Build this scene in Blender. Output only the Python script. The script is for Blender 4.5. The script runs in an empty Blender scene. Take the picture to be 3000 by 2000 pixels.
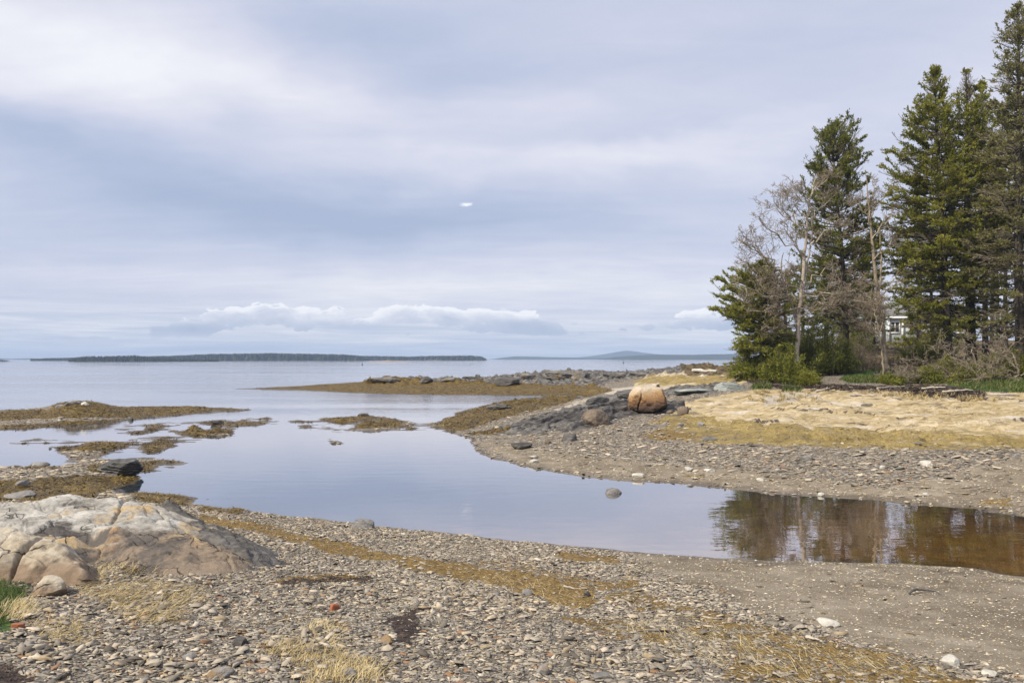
# Rocky tidal cove at low tide - everything is built in metres, camera at (0,0,2.8) looking along +Y
import bpy, math, random
import numpy as np
from mathutils import Vector

F, U0, V0, H = 2333.0, 1500.0, 1050.0, 2.8
SUN_E, SUN_ANG, EXPO, HAZE = 5.0, 2.5, 0.22, 3.0e-4
scn = bpy.context.scene
COL = scn.collection
def P(u, v, z=0.0):
    """point of the plane z seen along a sight line of the survey camera"""
    y = (H - z) / ((v - V0) / F)
    return ((u - U0) / F * y, y, z)
def PD(u, v, d):
    return ((u - U0) / F * d, d, H - (v - V0) / F * d)

# ------------------------------------------------------------------ noise
_rs = np.random.RandomState(7)
_perm = _rs.permutation(256).astype(np.int32); _perm = np.concatenate([_perm, _perm, _perm])
_g3 = _rs.normal(size=(256, 3)); _g3 /= np.linalg.norm(_g3, axis=1)[:, None]
def pn(x, y, z=0.0):
    x, y, z = np.broadcast_arrays(np.asarray(x, float), np.asarray(y, float), np.asarray(z, float))
    xi, yi, zi = np.floor(x), np.floor(y), np.floor(z)
    xf, yf, zf = x - xi, y - yi, z - zi
    X, Y, Z = xi.astype(np.int64) & 255, yi.astype(np.int64) & 255, zi.astype(np.int64) & 255
    fu, fv, fw = [t * t * t * (t * (t * 6 - 15) + 10) for t in (xf, yf, zf)]
    out = 0.0
    for i in (0, 1):
        for j in (0, 1):
            for k in (0, 1):
                g = _g3[_perm[_perm[_perm[(X + i) & 255] + ((Y + j) & 255)] + ((Z + k) & 255)]]
                d = g[..., 0] * (xf - i) + g[..., 1] * (yf - j) + g[..., 2] * (zf - k)
                w = (fu if i else 1 - fu) * (fv if j else 1 - fv) * (fw if k else 1 - fw)
                out = out + w * d
    return out * 1.6
def fbm(x, y, z=0.0, o=4, gain=.5):
    s, a, f = 0.0, 1.0, 1.0
    for i in range(o):
        s = s + a * pn(np.asarray(x) * f + 13.1 * i, np.asarray(y) * f + 7.7 * i, np.asarray(z) * f + 3.3 * i)
        a *= gain; f *= 2.03
    return s
def ridged(x, y, z=0.0, o=4):
    s, a, f = 0.0, 1.0, 1.0
    for i in range(o):
        s = s + a * (1 - 2 * np.abs(pn(np.asarray(x) * f + 5.1 * i, np.asarray(y) * f + 9.7 * i, np.asarray(z) * f + 1.3 * i)))
        a *= .5; f *= 2.1
    return s
def cells(x, y, seed=0):
    """Worley cells: returns F1, F2-F1, a random number per cell and offsets to the cell point"""
    xi, yi = np.floor(x).astype(np.int64), np.floor(y).astype(np.int64); f1 = np.full(np.shape(x), 9.); f2 = f1.copy(); rid = np.zeros(np.shape(x)); ox, oy = rid.copy(), rid.copy()
    for i in (-1, 0, 1):
        for j in (-1, 0, 1):
            h = _perm[_perm[(xi + i + seed * 17) & 255] + ((yi + j) & 255)]; h2 = _perm[h + 91]; h3 = _perm[h + 37]
            dx, dy = xi + i + h / 255. - x, yi + j + h2 / 255. - y; d = np.sqrt(dx * dx + dy * dy); n = d < f1
            f2 = np.where(n, f1, np.minimum(f2, d)); f1 = np.where(n, d, f1); rid = np.where(n, h3 / 255., rid); ox = np.where(n, dx, ox); oy = np.where(n, dy, oy)
    return f1, f2 - f1, rid, ox, oy
def sstep(a, b, x):
    t = np.clip((x - a) / (b - a), 0, 1); return t * t * (3 - 2 * t)

# ------------------------------------------------------------------ object helpers
def mesh(name, V, Fc, mat=None, attrs=None, smooth=False, colattr=None):
    V = np.asarray(V, np.float32); Fc = np.asarray(Fc, np.int32)
    me = bpy.data.meshes.new(name)
    n, k = Fc.shape
    me.vertices.add(len(V)); me.vertices.foreach_set('co', V.ravel())
    me.loops.add(n * k); me.loops.foreach_set('vertex_index', Fc.ravel())
    me.polygons.add(n)
    me.polygons.foreach_set('loop_start', np.arange(0, n * k, k, dtype=np.int32))
    me.polygons.foreach_set('loop_total', np.full(n, k, np.int32))
    if smooth: me.polygons.foreach_set('use_smooth', np.ones(n, bool))
    me.update(calc_edges=True)
    for a, val in (attrs or {}).items():
        at = me.attributes.new(a, 'FLOAT', 'POINT'); at.data.foreach_set('value', np.asarray(val, np.float32).ravel())
    if mat is not None: me.materials.append(mat)
    return me
def obj(name, me, parent=None, loc=None, label=None, cat=None, group=None, kind=None):
    o = bpy.data.objects.new(name, me); COL.objects.link(o)
    if parent is not None: o.parent = parent
    if loc is not None: o.location = loc
    if label: o['label'] = label
    if cat: o['category'] = cat
    if group: o['group'] = group
    if kind: o['kind'] = kind
    return o
class Bag:
    """collects pieces of one mesh (all triangles or all quads)"""
    def __init__(s, k=4): s.v, s.f, s.a, s.n, s.k = [], [], [], 0, k
    def add(s, V, Fc, a=None):
        V = np.asarray(V, float).reshape(-1, 3); Fc = np.asarray(Fc, np.int64).reshape(-1, s.k)
        s.v.append(V); s.f.append(Fc + s.n); s.n += len(V)
        s.a.append(np.zeros(len(V)) if a is None else np.broadcast_to(a, (len(V),)))
    def mesh(s, name, mat, smooth=False):
        return mesh(name, np.concatenate(s.v), np.concatenate(s.f), mat, {'rnd': np.concatenate(s.a)}, smooth)
def nrm(a): return a / np.maximum(np.linalg.norm(a, axis=-1, keepdims=True), 1e-9)
def tubes(Pts, R, sides=4):
    """Pts [N,k,3], R [N,k] -> quads of N tapering tubes"""
    Pts = np.asarray(Pts, float); R = np.asarray(R, float)
    N, k, _ = Pts.shape
    T = np.empty_like(Pts); T[:, 1:-1] = Pts[:, 2:] - Pts[:, :-2]; T[:, 0] = Pts[:, 1] - Pts[:, 0]; T[:, -1] = Pts[:, -1] - Pts[:, -2]
    T = nrm(T)
    d = nrm(Pts[:, -1] - Pts[:, 0])
    ref = np.where(np.abs(d[:, 2:3]) > .8, np.array([[1., 0, 0]]), np.array([[0, 0, 1.]]))
    A = nrm(np.cross(T, ref[:, None, :])); B = np.cross(T, A)
    ang = np.arange(sides) * 2 * np.pi / sides
    ring = Pts[:, :, None, :] + R[:, :, None, None] * (np.cos(ang)[None, None, :, None] * A[:, :, None, :] + np.sin(ang)[None, None, :, None] * B[:, :, None, :])
    V = ring.reshape(-1, 3)
    i = np.arange(N)[:, None, None] * k * sides; j = np.arange(k - 1)[None, :, None] * sides; s_ = np.arange(sides)[None, None, :]; s2 = (s_ + 1) % sides
    Fq = np.stack(np.broadcast_arrays(i + j + s_, i + j + s2, i + j + sides + s2, i + j + sides + s_), -1).reshape(-1, 4)
    return V, Fq
def smoothline(pts, n):
    """Catmull-like resample of a control polyline to n points"""
    pts = np.asarray(pts, float); m = len(pts)
    d = np.r_[0, np.cumsum(np.linalg.norm(np.diff(pts, axis=0), axis=1))]
    t = np.linspace(0, d[-1], n)
    tan = np.gradient(pts, d, axis=0)
    i = np.clip(np.searchsorted(d, t, 'right') - 1, 0, m - 2); h = (d[i + 1] - d[i])[:, None]; s = ((t - d[i])[:, None]) / h
    return (2*s**3-3*s**2+1)*pts[i] + (s**3-2*s**2+s)*h*tan[i] + (-2*s**3+3*s**2)*pts[i+1] + (s**3-s**2)*h*tan[i+1]

# ------------------------------------------------------------------ node helpers
class NT:
    def __init__(s, tree): s.t = tree
    def n(s, typ, **kw):
        nd = s.t.nodes.new(typ)
        for k, v in kw.items(): setattr(nd, k, v)
        return nd
    def put(s, sock, val):
        if val is None: return
        if isinstance(val, bpy.types.NodeSocket): s.t.links.new(val, sock)
        elif isinstance(val, (tuple, list)):
            val = tuple(val)
            if sock.type == 'RGBA' and len(val) == 3: val += (1,)
            sock.default_value = val
        else:
            try: sock.default_value = val
            except TypeError: sock.default_value = (val, val, val)
    def m(s, op, a, b=None, c=None, clamp=False):
        nd = s.n('ShaderNodeMath', operation=op, use_clamp=clamp)
        for i, x in enumerate((a, b, c)): s.put(nd.inputs[i], x)
        return nd.outputs[0]
    def vm(s, op, a, b=None, scale=None):
        nd = s.n('ShaderNodeVectorMath', operation=op); s.put(nd.inputs[0], a); s.put(nd.inputs[1], b)
        if scale is not None: s.put(nd.inputs[3], scale)
        return nd.outputs[1] if op in ('LENGTH', 'DOT_PRODUCT') else nd.outputs[0]
    def mix(s, f, a, b, blend='MIX'):
        nd = s.n('ShaderNodeMix', data_type='RGBA', blend_type=blend)
        s.put(nd.inputs[0], f); s.put(nd.inputs[6], a); s.put(nd.inputs[7], b); return nd.outputs[2]
    def noise(s, vec, scale, detail=4, rough=.55, dist=0.0, out=0):
        nd = s.n('ShaderNodeTexNoise'); s.put(nd.inputs['Vector'], vec); s.put(nd.inputs['Scale'], scale)
        s.put(nd.inputs['Detail'], detail); s.put(nd.inputs['Roughness'], rough); s.put(nd.inputs['Distortion'], dist); return nd.outputs[out]
    def vor(s, vec, scale, feature='F1', out='Distance', rand=1.0):
        nd = s.n('ShaderNodeTexVoronoi', feature=feature); s.put(nd.inputs['Vector'], vec); s.put(nd.inputs['Scale'], scale)
        s.put(nd.inputs['Randomness'], rand); return nd.outputs[out]
    def ramp(s, f, stops, interp='LINEAR'):
        nd = s.n('ShaderNodeValToRGB'); cr = nd.color_ramp; cr.interpolation = interp
        while len(cr.elements) < len(stops): cr.elements.new(.5)
        for e, (p, c) in zip(cr.elements, stops): e.position = p; e.color = tuple(c) + (1,) if len(c) == 3 else c
        s.put(nd.inputs[0], f); return nd.outputs[0]
    def ss(s, a, b, x):
        nd = s.n('ShaderNodeMapRange', interpolation_type='SMOOTHSTEP', clamp=True)
        for i, v in enumerate((x, a, b, 0., 1.)): s.put(nd.inputs[i], v)
        return nd.outputs[0]
    def attr(s, name): return s.n('ShaderNodeAttribute', attribute_name=name).outputs['Fac']
    def mapv(s, vec, scale=(1, 1, 1), rot=(0, 0, 0), loc=(0, 0, 0)):
        nd = s.n('ShaderNodeMapping'); s.put(nd.inputs[0], vec); s.put(nd.inputs[1], loc); s.put(nd.inputs[2], rot); s.put(nd.inputs[3], scale); return nd.outputs[0]
    def bump(s, h, strength=.5, dist=.02, normal=None):
        nd = s.n('ShaderNodeBump'); s.put(nd.inputs['Height'], h); s.put(nd.inputs['Strength'], strength); s.put(nd.inputs['Distance'], dist); s.put(nd.inputs['Normal'], normal); return nd.outputs[0]
    def pos(s): return s.n('ShaderNodeNewGeometry').outputs['Position']
    def oc(s): return s.n('ShaderNodeTexCoord').outputs['Object']
    def sep(s, v):
        nd = s.n('ShaderNodeSeparateXYZ'); s.put(nd.inputs[0], v); return nd.outputs
    def comb(s, x, y, z):
        nd = s.n('ShaderNodeCombineXYZ')
        for i, q in enumerate((x, y, z)): s.put(nd.inputs[i], q)
        return nd.outputs[0]
def material(name):
    m = bpy.data.materials.new(name); m.use_nodes = True; t = NT(m.node_tree)
    b = m.node_tree.nodes['Principled BSDF']; return m, t, b
def finish(t, b, col, rough=.8, spec=.3, normal=None):
    t.put(b.inputs['Base Color'], col); t.put(b.inputs['Roughness'], rough); t.put(b.inputs['Specular IOR Level'], spec)
    if normal is not None: t.put(b.inputs['Normal'], normal)

# ------------------------------------------------------------------ terrain control points
def dens(poly, closed, step=12):
    out = []
    n = len(poly)
    for i in range(n if closed else n - 1):
        a, b = poly[i], poly[(i + 1) % n]
        k = max(1, int(max(abs(a[0] - b[0]) / 40, abs(a[1] - b[1]) / step)))
        for j in range(k): out.append((a[0] + (b[0] - a[0]) * j / k, a[1] + (b[1] - a[1]) * j / k))
    return out
SHORE_RIGHT = [(3600,1580),(3300,1545),(3000,1510),(2840,1490),(2560,1465),(2300,1448),(2130,1432),(1990,1418),(1850,1410),(1700,1395),(1600,1378),(1500,1357),(1430,1340),(1395,1322),(1378,1300),(1383,1285),(1340,1275),(1300,1262),(1245,1257),(1270,1238),(1330,1211),(1400,1192),(1450,1182),(1560,1172),(1660,1166),(1725,1161),(1660,1159),(1560,1160),(1400,1158),(1250,1157),(1130,1155),(1000,1149),(900,1144),(800,1142),(690,1139),(800,1134),(900,1130),(985,1122)]
SHORE_NEAR = [(3500,1790),(3250,1730),(3000,1690),(2850,1664),(2700,1652),(2400,1642),(2250,1640),(2100,1633),(1900,1618),(1700,1600),(1500,1580),(1300,1560),(1100,1540),(950,1520),(820,1510),(720,1500),(680,1490),(600,1480),(560,1474),(614,1461),(520,1449),(430,1440),(378,1446),(345,1440),(324,1434),(345,1428),(396,1416),(420,1400),(402,1387),(462,1374),(502,1371),(470,1366),(556,1355),(509,1348),(429,1343),(276,1345),(182,1363),(156,1366),(55,1366),(0,1372),(-300,1380),(-800,1384)]
ISLETS = [
 [(-500,1201),(0,1201),(142,1199),(240,1192),(345,1194),(470,1191),(582,1190),(662,1195),(738,1199),(665,1208),(545,1217),(465,1225),(327,1235),(218,1246),(145,1252),(73,1261),(0,1261),(-500,1262)],
 [(364,1243),(460,1239),(574,1235),(640,1231),(738,1234),(844,1239),(738,1246),(691,1255),(618,1265),(600,1261),(473,1260)],
 [(327,1262),(420,1258),(436,1270),(469,1277),(618,1280),(636,1279),(582,1290),(509,1301),(516,1310),(447,1328),(393,1312),(436,1297),(405,1287),(400,1275),(350,1268)],
 [(131,1303),(204,1297),(290,1293),(364,1294),(400,1297),(385,1307),(364,1314),(291,1319),(215,1317),(190,1310),(150,1314),(150,1306)],
 [(29,1296),(109,1286),(204,1289),(150,1293),(100,1297)],
 [(316,1321),(350,1319),(396,1321),(350,1325)],
 [(870,1231),(940,1226),(1010,1222),(1080,1217),(1130,1222),(1165,1228),(1110,1236),(1084,1243),(1040,1241),(960,1236)],
 [(885,1253),(930,1247),(970,1249),(1040,1250),(965,1252)],
 [(1180,1255),(1205,1250),(1230,1253),(1215,1259)],
 [(968,1299),(1000,1297),(1006,1299),(985,1301)],
 [(740,1225),(790,1224),(795,1226),(760,1227)],
]
CP = []   # x, y, z
for pl in (SHORE_RIGHT, SHORE_NEAR):
    for q in dens(pl, False): CP.append(P(q[0], q[1], 0))
for pl in ISLETS:
    for q in dens(pl, True, 8): CP.append(P(q[0], q[1], 0))
def land(u, v, z): CP.append(P(u, v, z))
def wet(u, v, d): x, y, _ = P(u, v, 0); CP.append((x, y, -d))
# near shore
for x in (-9, -5, 0, 5, 9): CP.append((x, 0, 1.05)); CP.append((x, -4, 1.25))
for u, v, z in [(1500,2000,.75),(1000,2000,.8),(500,2000,.86),(0,2000,.93),(2000,2000,.66),(2500,2000,.58),(3000,2000,.5),(3600,2000,.45),(1500,1750,.46),(1000,1750,.58),(700,1750,.68),(1100,1640,.26),(800,1640,.5),(2000,1750,.36),(2500,1800,.28),(3000,1800,.18),(2800,1720,.08),(1800,1660,.1),
    (400,1720,.7),(0,1750,.82),(150,1800,.82),(-400,1800,.95),(250,1690,.72),(600,1680,.66),(720,1650,.6),(740,1600,.4),(690,1560,.28),(640,1520,.16),(500,1462,.14),(420,1456,.2),(380,1452,.22)]: land(u, v, z)
for x, y, z in [(-3.2,9.6,.5),(-4.5,10,.55),(-6,10,.6),(-9,9,.8),(-12,10,.9),(-6,12.2,.45),(-8,14,.38),(-10,16,.33),(-4.6,13.2,.3),(-16,16,.6),(-20,20,.5)]: CP.append((x, y, z))
for u, v, z in [(200,1400,.2),(0,1400,.26),(100,1440,.3),(0,1455,.34),(300,1420,.12),(330,1368,.14),(250,1372,.2),(100,1385,.2),(430,1362,.06),(-500,1400,.3),(450,1349,.05)]: land(u, v, z)
# right land
for u, v, z in [(2600,1400,.2),(3000,1450,.14),(3500,1450,.24),(2000,1330,.27),(1700,1320,.2),(1500,1300,.14),(1600,1260,.36),(1850,1215,.68),(2000,1230,.65),(2000,1290,.42),(2600,1325,.38),(3000,1325,.40),(2600,1308,.55),(3000,1308,.56),(2300,1300,.5),(2300,1250,.78),(2900,1250,.8),(3500,1250,.85),(2300,1180,1.05),(2900,1180,1.12),(3500,1180,1.2),(2300,1141,1.3),(2700,1141,1.32),(2150,1150,1.2),(3000,1150,1.38),(3500,1150,1.5),
    (2050,1180,.95),(2000,1140,1.0),(2150,1120,1.45),(1830,1150,.72),(1750,1140,.45),(1640,1164,.52),(1560,1171,.3),(1640,1195,.46),(1500,1200,.3),(1400,1225,.16),(1500,1250,.24),(1380,1262,.08),(1750,1190,.62)]: land(u, v, z)
for x, y, z in [(13,43,1.95),(17,43.5,2.05),(20,43,2.1),(24,42.5,2.1),(28,42,2.1),(33,41,2.1),(40,40,2.2),(55,40,2.4),(12,52,1.9),(15,60,2.1),(22,60,2.8),(30,60,3.2),(45,60,3.5),(28,72,4.0),(40,82,4.4),(55,80,4.6),(75,90,5),(20,85,2.2),(110,120,5),(60,130,4)]: CP.append((x, y, z))
# headland ridge and beyond
for u, v, d in [(2100,1084,60),(2000,1088,72),(1900,1094,78),(1780,1096,80),(1680,1094,80),(1560,1098,80),(1480,1108,80),(1400,1112,79),(1300,1116,79),(1200,1116,78),(1120,1117,77),(1040,1120,77)]: CP.append(PD(u, v, d))
for u, v, z in [(1500,1138,.3),(1300,1138,.26),(1150,1136,.24),(1700,1135,.45),(900,1137,.08)]: land(u, v, z)
for x, y, z in [(-14,86,-.3),(-8,90,-.4),(0,92,-.4),(8,94,-.4),(16,96,-.4),(22,100,-.4),(30,120,-.5),(50,170,-.5),(90,230,-.5),(25,85,1.2),(150,200,3),(300,300,4)]: CP.append((x, y, z))
# islets
for u, v, z in [(633,1252,.2),(560,1252,.12),(740,1240,.06),(450,1252,.06),(450,1312,.09),(470,1294,.07),(420,1266,.03),(262,1304,.2),(320,1304,.1),(190,1306,.06),(1075,1231,.24),(1000,1230,.1),(1120,1230,.1),(0,1220,.14),(100,1228,.13),(230,1225,.2),(345,1205,.2),(500,1203,.09),(640,1200,.05),(-400,1225,.3),(140,1212,.2),(1205,1254,.05)]: land(u, v, z)
CP.append(PD(211, 1174, 38.5)); CP.append(PD(270, 1178, 38.6)); CP.append(PD(320, 1188, 38.6)); CP.append(PD(165, 1187, 38.5))
# water floors
for u, v, d in [(1500,1480,.4),(1200,1480,.45),(2000,1520,.28),(2500,1550,.2),(2900,1590,.16),(3300,1640,.16),(1000,1400,.5),(800,1440,.35),(700,1400,.4),(600,1420,.25),(1000,1320,.6),(1150,1290,.5),(1250,1320,.5),(1250,1220,.4),(600,1225,.12),(850,1220,.4),(760,1262,.3),(300,1277,.08),(230,1270,.15),(60,1275,.2),(100,1335,.15),(350,1338,.12),(-300,1320,.2),(560,1330,.3),(480,1270,.03),(320,1287,.06),(440,1236,.1),(900,1180,.9),(500,1170,1.0),(100,1180,.9),(300,1150,1.6),(1200,1185,.5),(1000,1170,.7),(1500,1166,.12),(1600,1163,.07),(1350,1172,.25),(1000,1105,2),(0,1110,2),(500,1090,2.5),(700,1120,1.6),(1400,1440,.4),(1700,1500,.35)]: wet(u, v, d)
for x, y, z in [(-60,130,-3),(0,130,-3),(20,140,-3),(-200,200,-3),(0,250,-4),(60,300,-4),(-100,60,-2.5),(-60,40,-1.5),(-40,28,-.4),(0,600,-5),(-500,600,-5),(400,600,-5),(1200,1200,-5),(-1200,1200,-5),(0,3000,-5),(-60,16,.5)]: CP.append((x, y, z))
CP = np.array(CP)
OFF = 4.0
def warp(x, y):
    yy = np.maximum(y + OFF, .3); return np.stack([x / yy * 2.0, np.log(yy) * 1.0], -1)
W = warp(CP[:, 0], CP[:, 1])
_, keep = np.unique(np.round(W, 4), axis=0, return_index=True)
CP = CP[keep]; W = W[keep]
# linear-kernel interpolation, heights compressed so far control points stay tame
E2 = .004 ** 2
def kern(A, B): return np.sqrt(((A[:, None, :] - B[None]) ** 2).sum(-1) + E2)
K = kern(W, W)
n_ = len(W); M_ = np.zeros((n_ + 3, n_ + 3)); M_[:n_, :n_] = K; M_[:n_, n_] = 1; M_[:n_, n_ + 1:] = W; M_[n_:, :n_] = M_[:n_, n_:].T
M_[:n_, :n_] -= np.eye(n_) * 1e-5
sol = np.linalg.solve(M_, np.r_[CP[:, 2], 0, 0, 0])
def h_base(x, y):
    x = np.asarray(x, float).ravel(); y = np.asarray(y, float).ravel(); out = np.empty(len(x))
    for i in range(0, len(x), 20000):
        w = warp(x[i:i + 20000], y[i:i + 20000]); out[i:i + 20000] = kern(w, W) @ sol[:n_] + sol[n_] + w @ sol[n_ + 1:]
    return np.clip(out, -6, 6)

# ------------------------------------------------------------------ region masks (polygons drawn on the surveyed ground)
def inpoly(u, v, poly):
    poly = np.asarray(poly, float); inside = np.zeros(u.shape, bool); d2 = np.full(u.shape, 1e18)
    for i in range(len(poly)):
        x1, y1 = poly[i]; x2, y2 = poly[(i + 1) % len(poly)]
        c = ((y1 > v) != (y2 > v)); xx = (x2 - x1) * (v - y1) / (y2 - y1 + 1e-12) + x1
        inside ^= c & (u < xx)
        # vertical distances count more: the ground is seen at a grazing angle
        ex, ey = x2 - x1, (y2 - y1) * 3; L = ex * ex + ey * ey + 1e-9
        t = np.clip(((u - x1) * ex + (v - y1) * 3 * ey) / L, 0, 1)
        d2 = np.minimum(d2, (u - x1 - t * ex) ** 2 + ((v - y1) * 3 - t * ey) ** 2)
    d = np.sqrt(d2); return np.where(inside, d, -d)
REG = {
 'weed': [[(1245,1260),(1330,1205),(1420,1180),(1560,1168),(1700,1166),(1640,1185),(1560,1205),(1480,1222),(1400,1248),(1320,1272)],
          [(1360,1268),(1450,1255),(1510,1265),(1440,1275)],
          [(680,1130),(985,1117),(1100,1112),(1300,1120),(1560,1125),(1750,1130),(1800,1142),(1720,1164),(690,1164)],
          [(-100,1215),(0,1205),(140,1198),(170,1180),(300,1175),(760,1185),(760,1215),(480,1230),(420,1226),(330,1222),(150,1225),(0,1230)],
          [(0,1246),(150,1238),(330,1228),(480,1225),(330,1245),(150,1262),(0,1268)],
          [(320,1280),(340,1225),(860,1222),(860,1275),(540,1270),(650,1275),(650,1300),(450,1335),(380,1318),(100,1325),(100,1285)],
          [(0,1280),(230,1280),(230,1300),(0,1300)], [(300,1316),(420,1316),(420,1330),(300,1330)],
          [(860,1205),(1180,1205),(1180,1250),(860,1260)], [(1170,1245),(1240,1245),(1240,1262),(1170,1262)],
          [(-200,1415),(0,1410),(150,1402),(300,1395),(410,1395),(440,1418),(330,1440),(300,1455),(60,1470),(-200,1462)],
          [(370,1436),(640,1455),(570,1480),(480,1480),(390,1468)], [(400,1350),(600,1345),(600,1362),(420,1390),(330,1398),(380,1378)],
          [(590,1480),(720,1494),(700,1502),(590,1496)], [(90,1355),(170,1352),(160,1372),(60,1372)],
          [(255,1362),(330,1365),(330,1385),(255,1378)]],
 'thin': [[(590,1510),(760,1535),(900,1565),(1100,1610),(1300,1640),(1450,1670),(1640,1700),(1760,1740),(1760,1785),(1640,1780),(1500,1735),(1300,1680),(1100,1640),(900,1600),(740,1560),(590,1532)],
          [(1820,1695),(1890,1697),(1890,1720),(1830,1722)], [(2870,1465),(2950,1462),(2960,1480),(2880,1482)],
          [(1640,1620),(1800,1630),(1800,1645),(1650,1640)], [(820,1690),(1080,1680),(1080,1700),(830,1710)],
          [(1930,1262),(2030,1268),(2030,1284),(1930,1290),(1860,1275)], [(2000,1395),(2070,1390),(2060,1402)]],
 'thin2': [[(1940,1775),(2100,1790),(2300,1840),(2500,1895),(2700,1940),(2980,2010),(2150,2030),(2080,1910),(1960,1830)],[(1300,1640),(1500,1640),(1900,1720),(2050,1790),(1900,1800),(1700,1740),(1450,1690)],[(1400,1740),(1700,1800),(1900,1830),(2050,1900),(1900,1890),(1600,1810)]],
 'wrack': [[(1130,1790),(1230,1790),(1250,1850),(1220,1900),(1150,1890),(1120,1840)],[(1000,1690),(1090,1682),(1090,1700),(830,1712),(840,1695)],[(-100,1930),(60,1945),(90,2020),(-100,2020)],
           [(2180,1105),(2300,1118),(2450,1126),(2560,1130),(2700,1128),(2800,1130),(2880,1145),(2900,1160),(2820,1176),(2760,1165),(2600,1145),(2450,1142),(2300,1140),(2180,1118)]],
 'ochre': [[(1930,1262),(2010,1215),(2150,1232),(2400,1255),(3100,1285),(3100,1316),(2600,1318),(2350,1305),(2150,1300),(2000,1292)],
           [(1850,1118),(1900,1104),(2000,1100),(2180,1104),(2180,1120),(2050,1124),(1900,1126)],[(1900,1236),(1960,1215),(2010,1215),(1990,1240)]],
 'tan': [[(1960,1222),(1990,1180),(2150,1150),(2300,1137),(2700,1140),(2900,1150),(3700,1150),(3700,1320),(3000,1302),(2600,1306),(2350,1290),(2150,1262),(2030,1240)],
         [(1850,1130),(1900,1096),(2040,1080),(2180,1078),(2200,1115),(2150,1140),(1980,1150)]],
 'mud': [[(3700,1590),(1820,1615),(1900,1660),(2050,1720),(2250,1790),(2500,1870),(2750,1930),(3000,1985),(3700,2100)],
         [(1376,1290),(1500,1350),(1700,1402),(2000,1425),(2600,1470),(3700,1600),(3700,1420),(3000,1340),(2900,1360),(2600,1430),(2200,1380),(1900,1355),(1600,1320),(1450,1300)]],
 'rock': [[(1060,1119),(1150,1106),(1240,1106),(1450,1112),(1500,1095),(1680,1082),(1900,1090),(2060,1072),(2110,1082),(1920,1100),(1850,1112),(1760,1130),(1560,1127),(1300,1124),(1180,1128)],
          [(1420,1182),(1560,1166),(1640,1158),(1720,1163),(1680,1172),(1560,1180),(1470,1196)],
          [(1440,1262),(1560,1225),(1700,1190),(1790,1160),(1900,1148),(1960,1150),(1860,1200),(1740,1240),(1640,1262),(1500,1275)],
          [(2000,1135),(2150,1122),(2180,1130),(2100,1148),(1980,1160),(1900,1155)]],
 'pale': [[(1590,1215),(1700,1170),(1760,1160),(1720,1185),(1640,1215),(1500,1240)],[(2240,1160),(2330,1150),(2420,1150),(2300,1180),(2240,1195)],[(1750,1142),(1900,1128),(1980,1132),(1900,1150),(1780,1156)]],
 'green': [[(2460,1112),(2480,1085),(2640,1080),(2640,1120),(2500,1122)],[(2760,1100),(3700,1100),(3700,1158),(3000,1152),(2860,1142),(2780,1128)],[(-400,1690),(-5,1698),(40,1705),(88,1718),(92,1748),(60,1772),(20,1790),(10,1830),(-400,1850)],[(2200,1128),(2260,1126),(2260,1140),(2200,1140)],[(2290,1110),(2340,1110),(2340,1150),(2290,1148)]],
}
def masks(x, y, z):
    yy = np.maximum(y, .5); u = U0 + F * x / yy; v = V0 + F * (H - z) / yy
    out = {}
    wob = 14 * fbm(x * .8, y * .8, 3.1, 3) * np.clip(12 / yy, .25, 1.5) * 1.6
    wo2 = 30 * fbm(x * 4.5, y * 4.5, 8.1, 3) * np.clip(8 / yy, .05, 1.2)
    for k, polys in REG.items():
        d = np.full(x.shape, -1e9)
        for p in polys:
            pa = np.asarray(p); lo = pa.min(0) - 60; hi = pa.max(0) + 60
            s_ = (u > lo[0]) & (u < hi[0]) & (v > lo[1]) & (v < hi[1]) & (y > 1)
            if s_.any(): d[s_] = np.maximum(d[s_], inpoly(u[s_], v[s_], p))
        soft = {'mud': 40, 'thin': 22, 'thin2': 45, 'ochre': 22, 'tan': 14, 'pale': 16}.get(k, 8)
        out[k] = np.where(d > -1e8, sstep(-soft, soft, d + wob + wo2), 0)
    # ground far back on the land, under the trees
    back = sstep(42.5, 44, y + .6 * fbm(x * .5, y * .5, 1, 2)) * sstep(1.6, 1.9, z)
    out['back'] = back
    out['thin'] = np.maximum(out['thin'], .57 * out.pop('thin2'))
    return out

# ------------------------------------------------------------------ terrain sheet
NA, NB = 760, 980
ga = np.concatenate([np.linspace(-6, -.95, 50)[:-1], np.linspace(-.95, .95, NA), np.linspace(.95, 6, 50)[1:]])
gb = np.concatenate([np.log(np.linspace(.8, 8.0, 60))[:-1], np.linspace(np.log(8.0), np.log(130), NB), np.linspace(np.log(130), np.log(4200), 90)[1:]])
GA, GB = np.meshgrid(ga, gb)           # rows: distance
GY = np.exp(GB) - OFF; GX = GA * np.exp(GB)
# columns are x/(y+OFF); widen so that the view's full width is covered
shp = GX.shape
GZ = h_base(GX, GY).reshape(shp)
MK = masks(GX.ravel(), GY.ravel(), GZ.ravel()); MK = {k: v.reshape(shp) for k, v in MK.items()}
dist = np.sqrt(GX ** 2 + GY ** 2)
landm = sstep(-.02, .10, GZ)
N1 = fbm(GX * .35, GY * .35, 0, 3); N2 = fbm(GX * 1.6, GY * 1.6, 2, 4); N3 = fbm(GX * 7, GY * 7, 4, 3)
R1 = ridged(GX * .9 + .4 * N1, GY * 2.2, 0, 4)
strat = np.abs(((GY * 1.9 + GX * .45 + 1.6 * N1 + .35 * N2) % 1) - .5) * 2
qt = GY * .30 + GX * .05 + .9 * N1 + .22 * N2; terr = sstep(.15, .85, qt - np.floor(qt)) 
cq = np.abs(qt - np.round(qt)); cq2 = GX * .16 + GY * .22 + .7 * fbm(GX * .3 + 9, GY * .5, 7, 3); cq2 = np.abs(cq2 - np.round(cq2))
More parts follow.
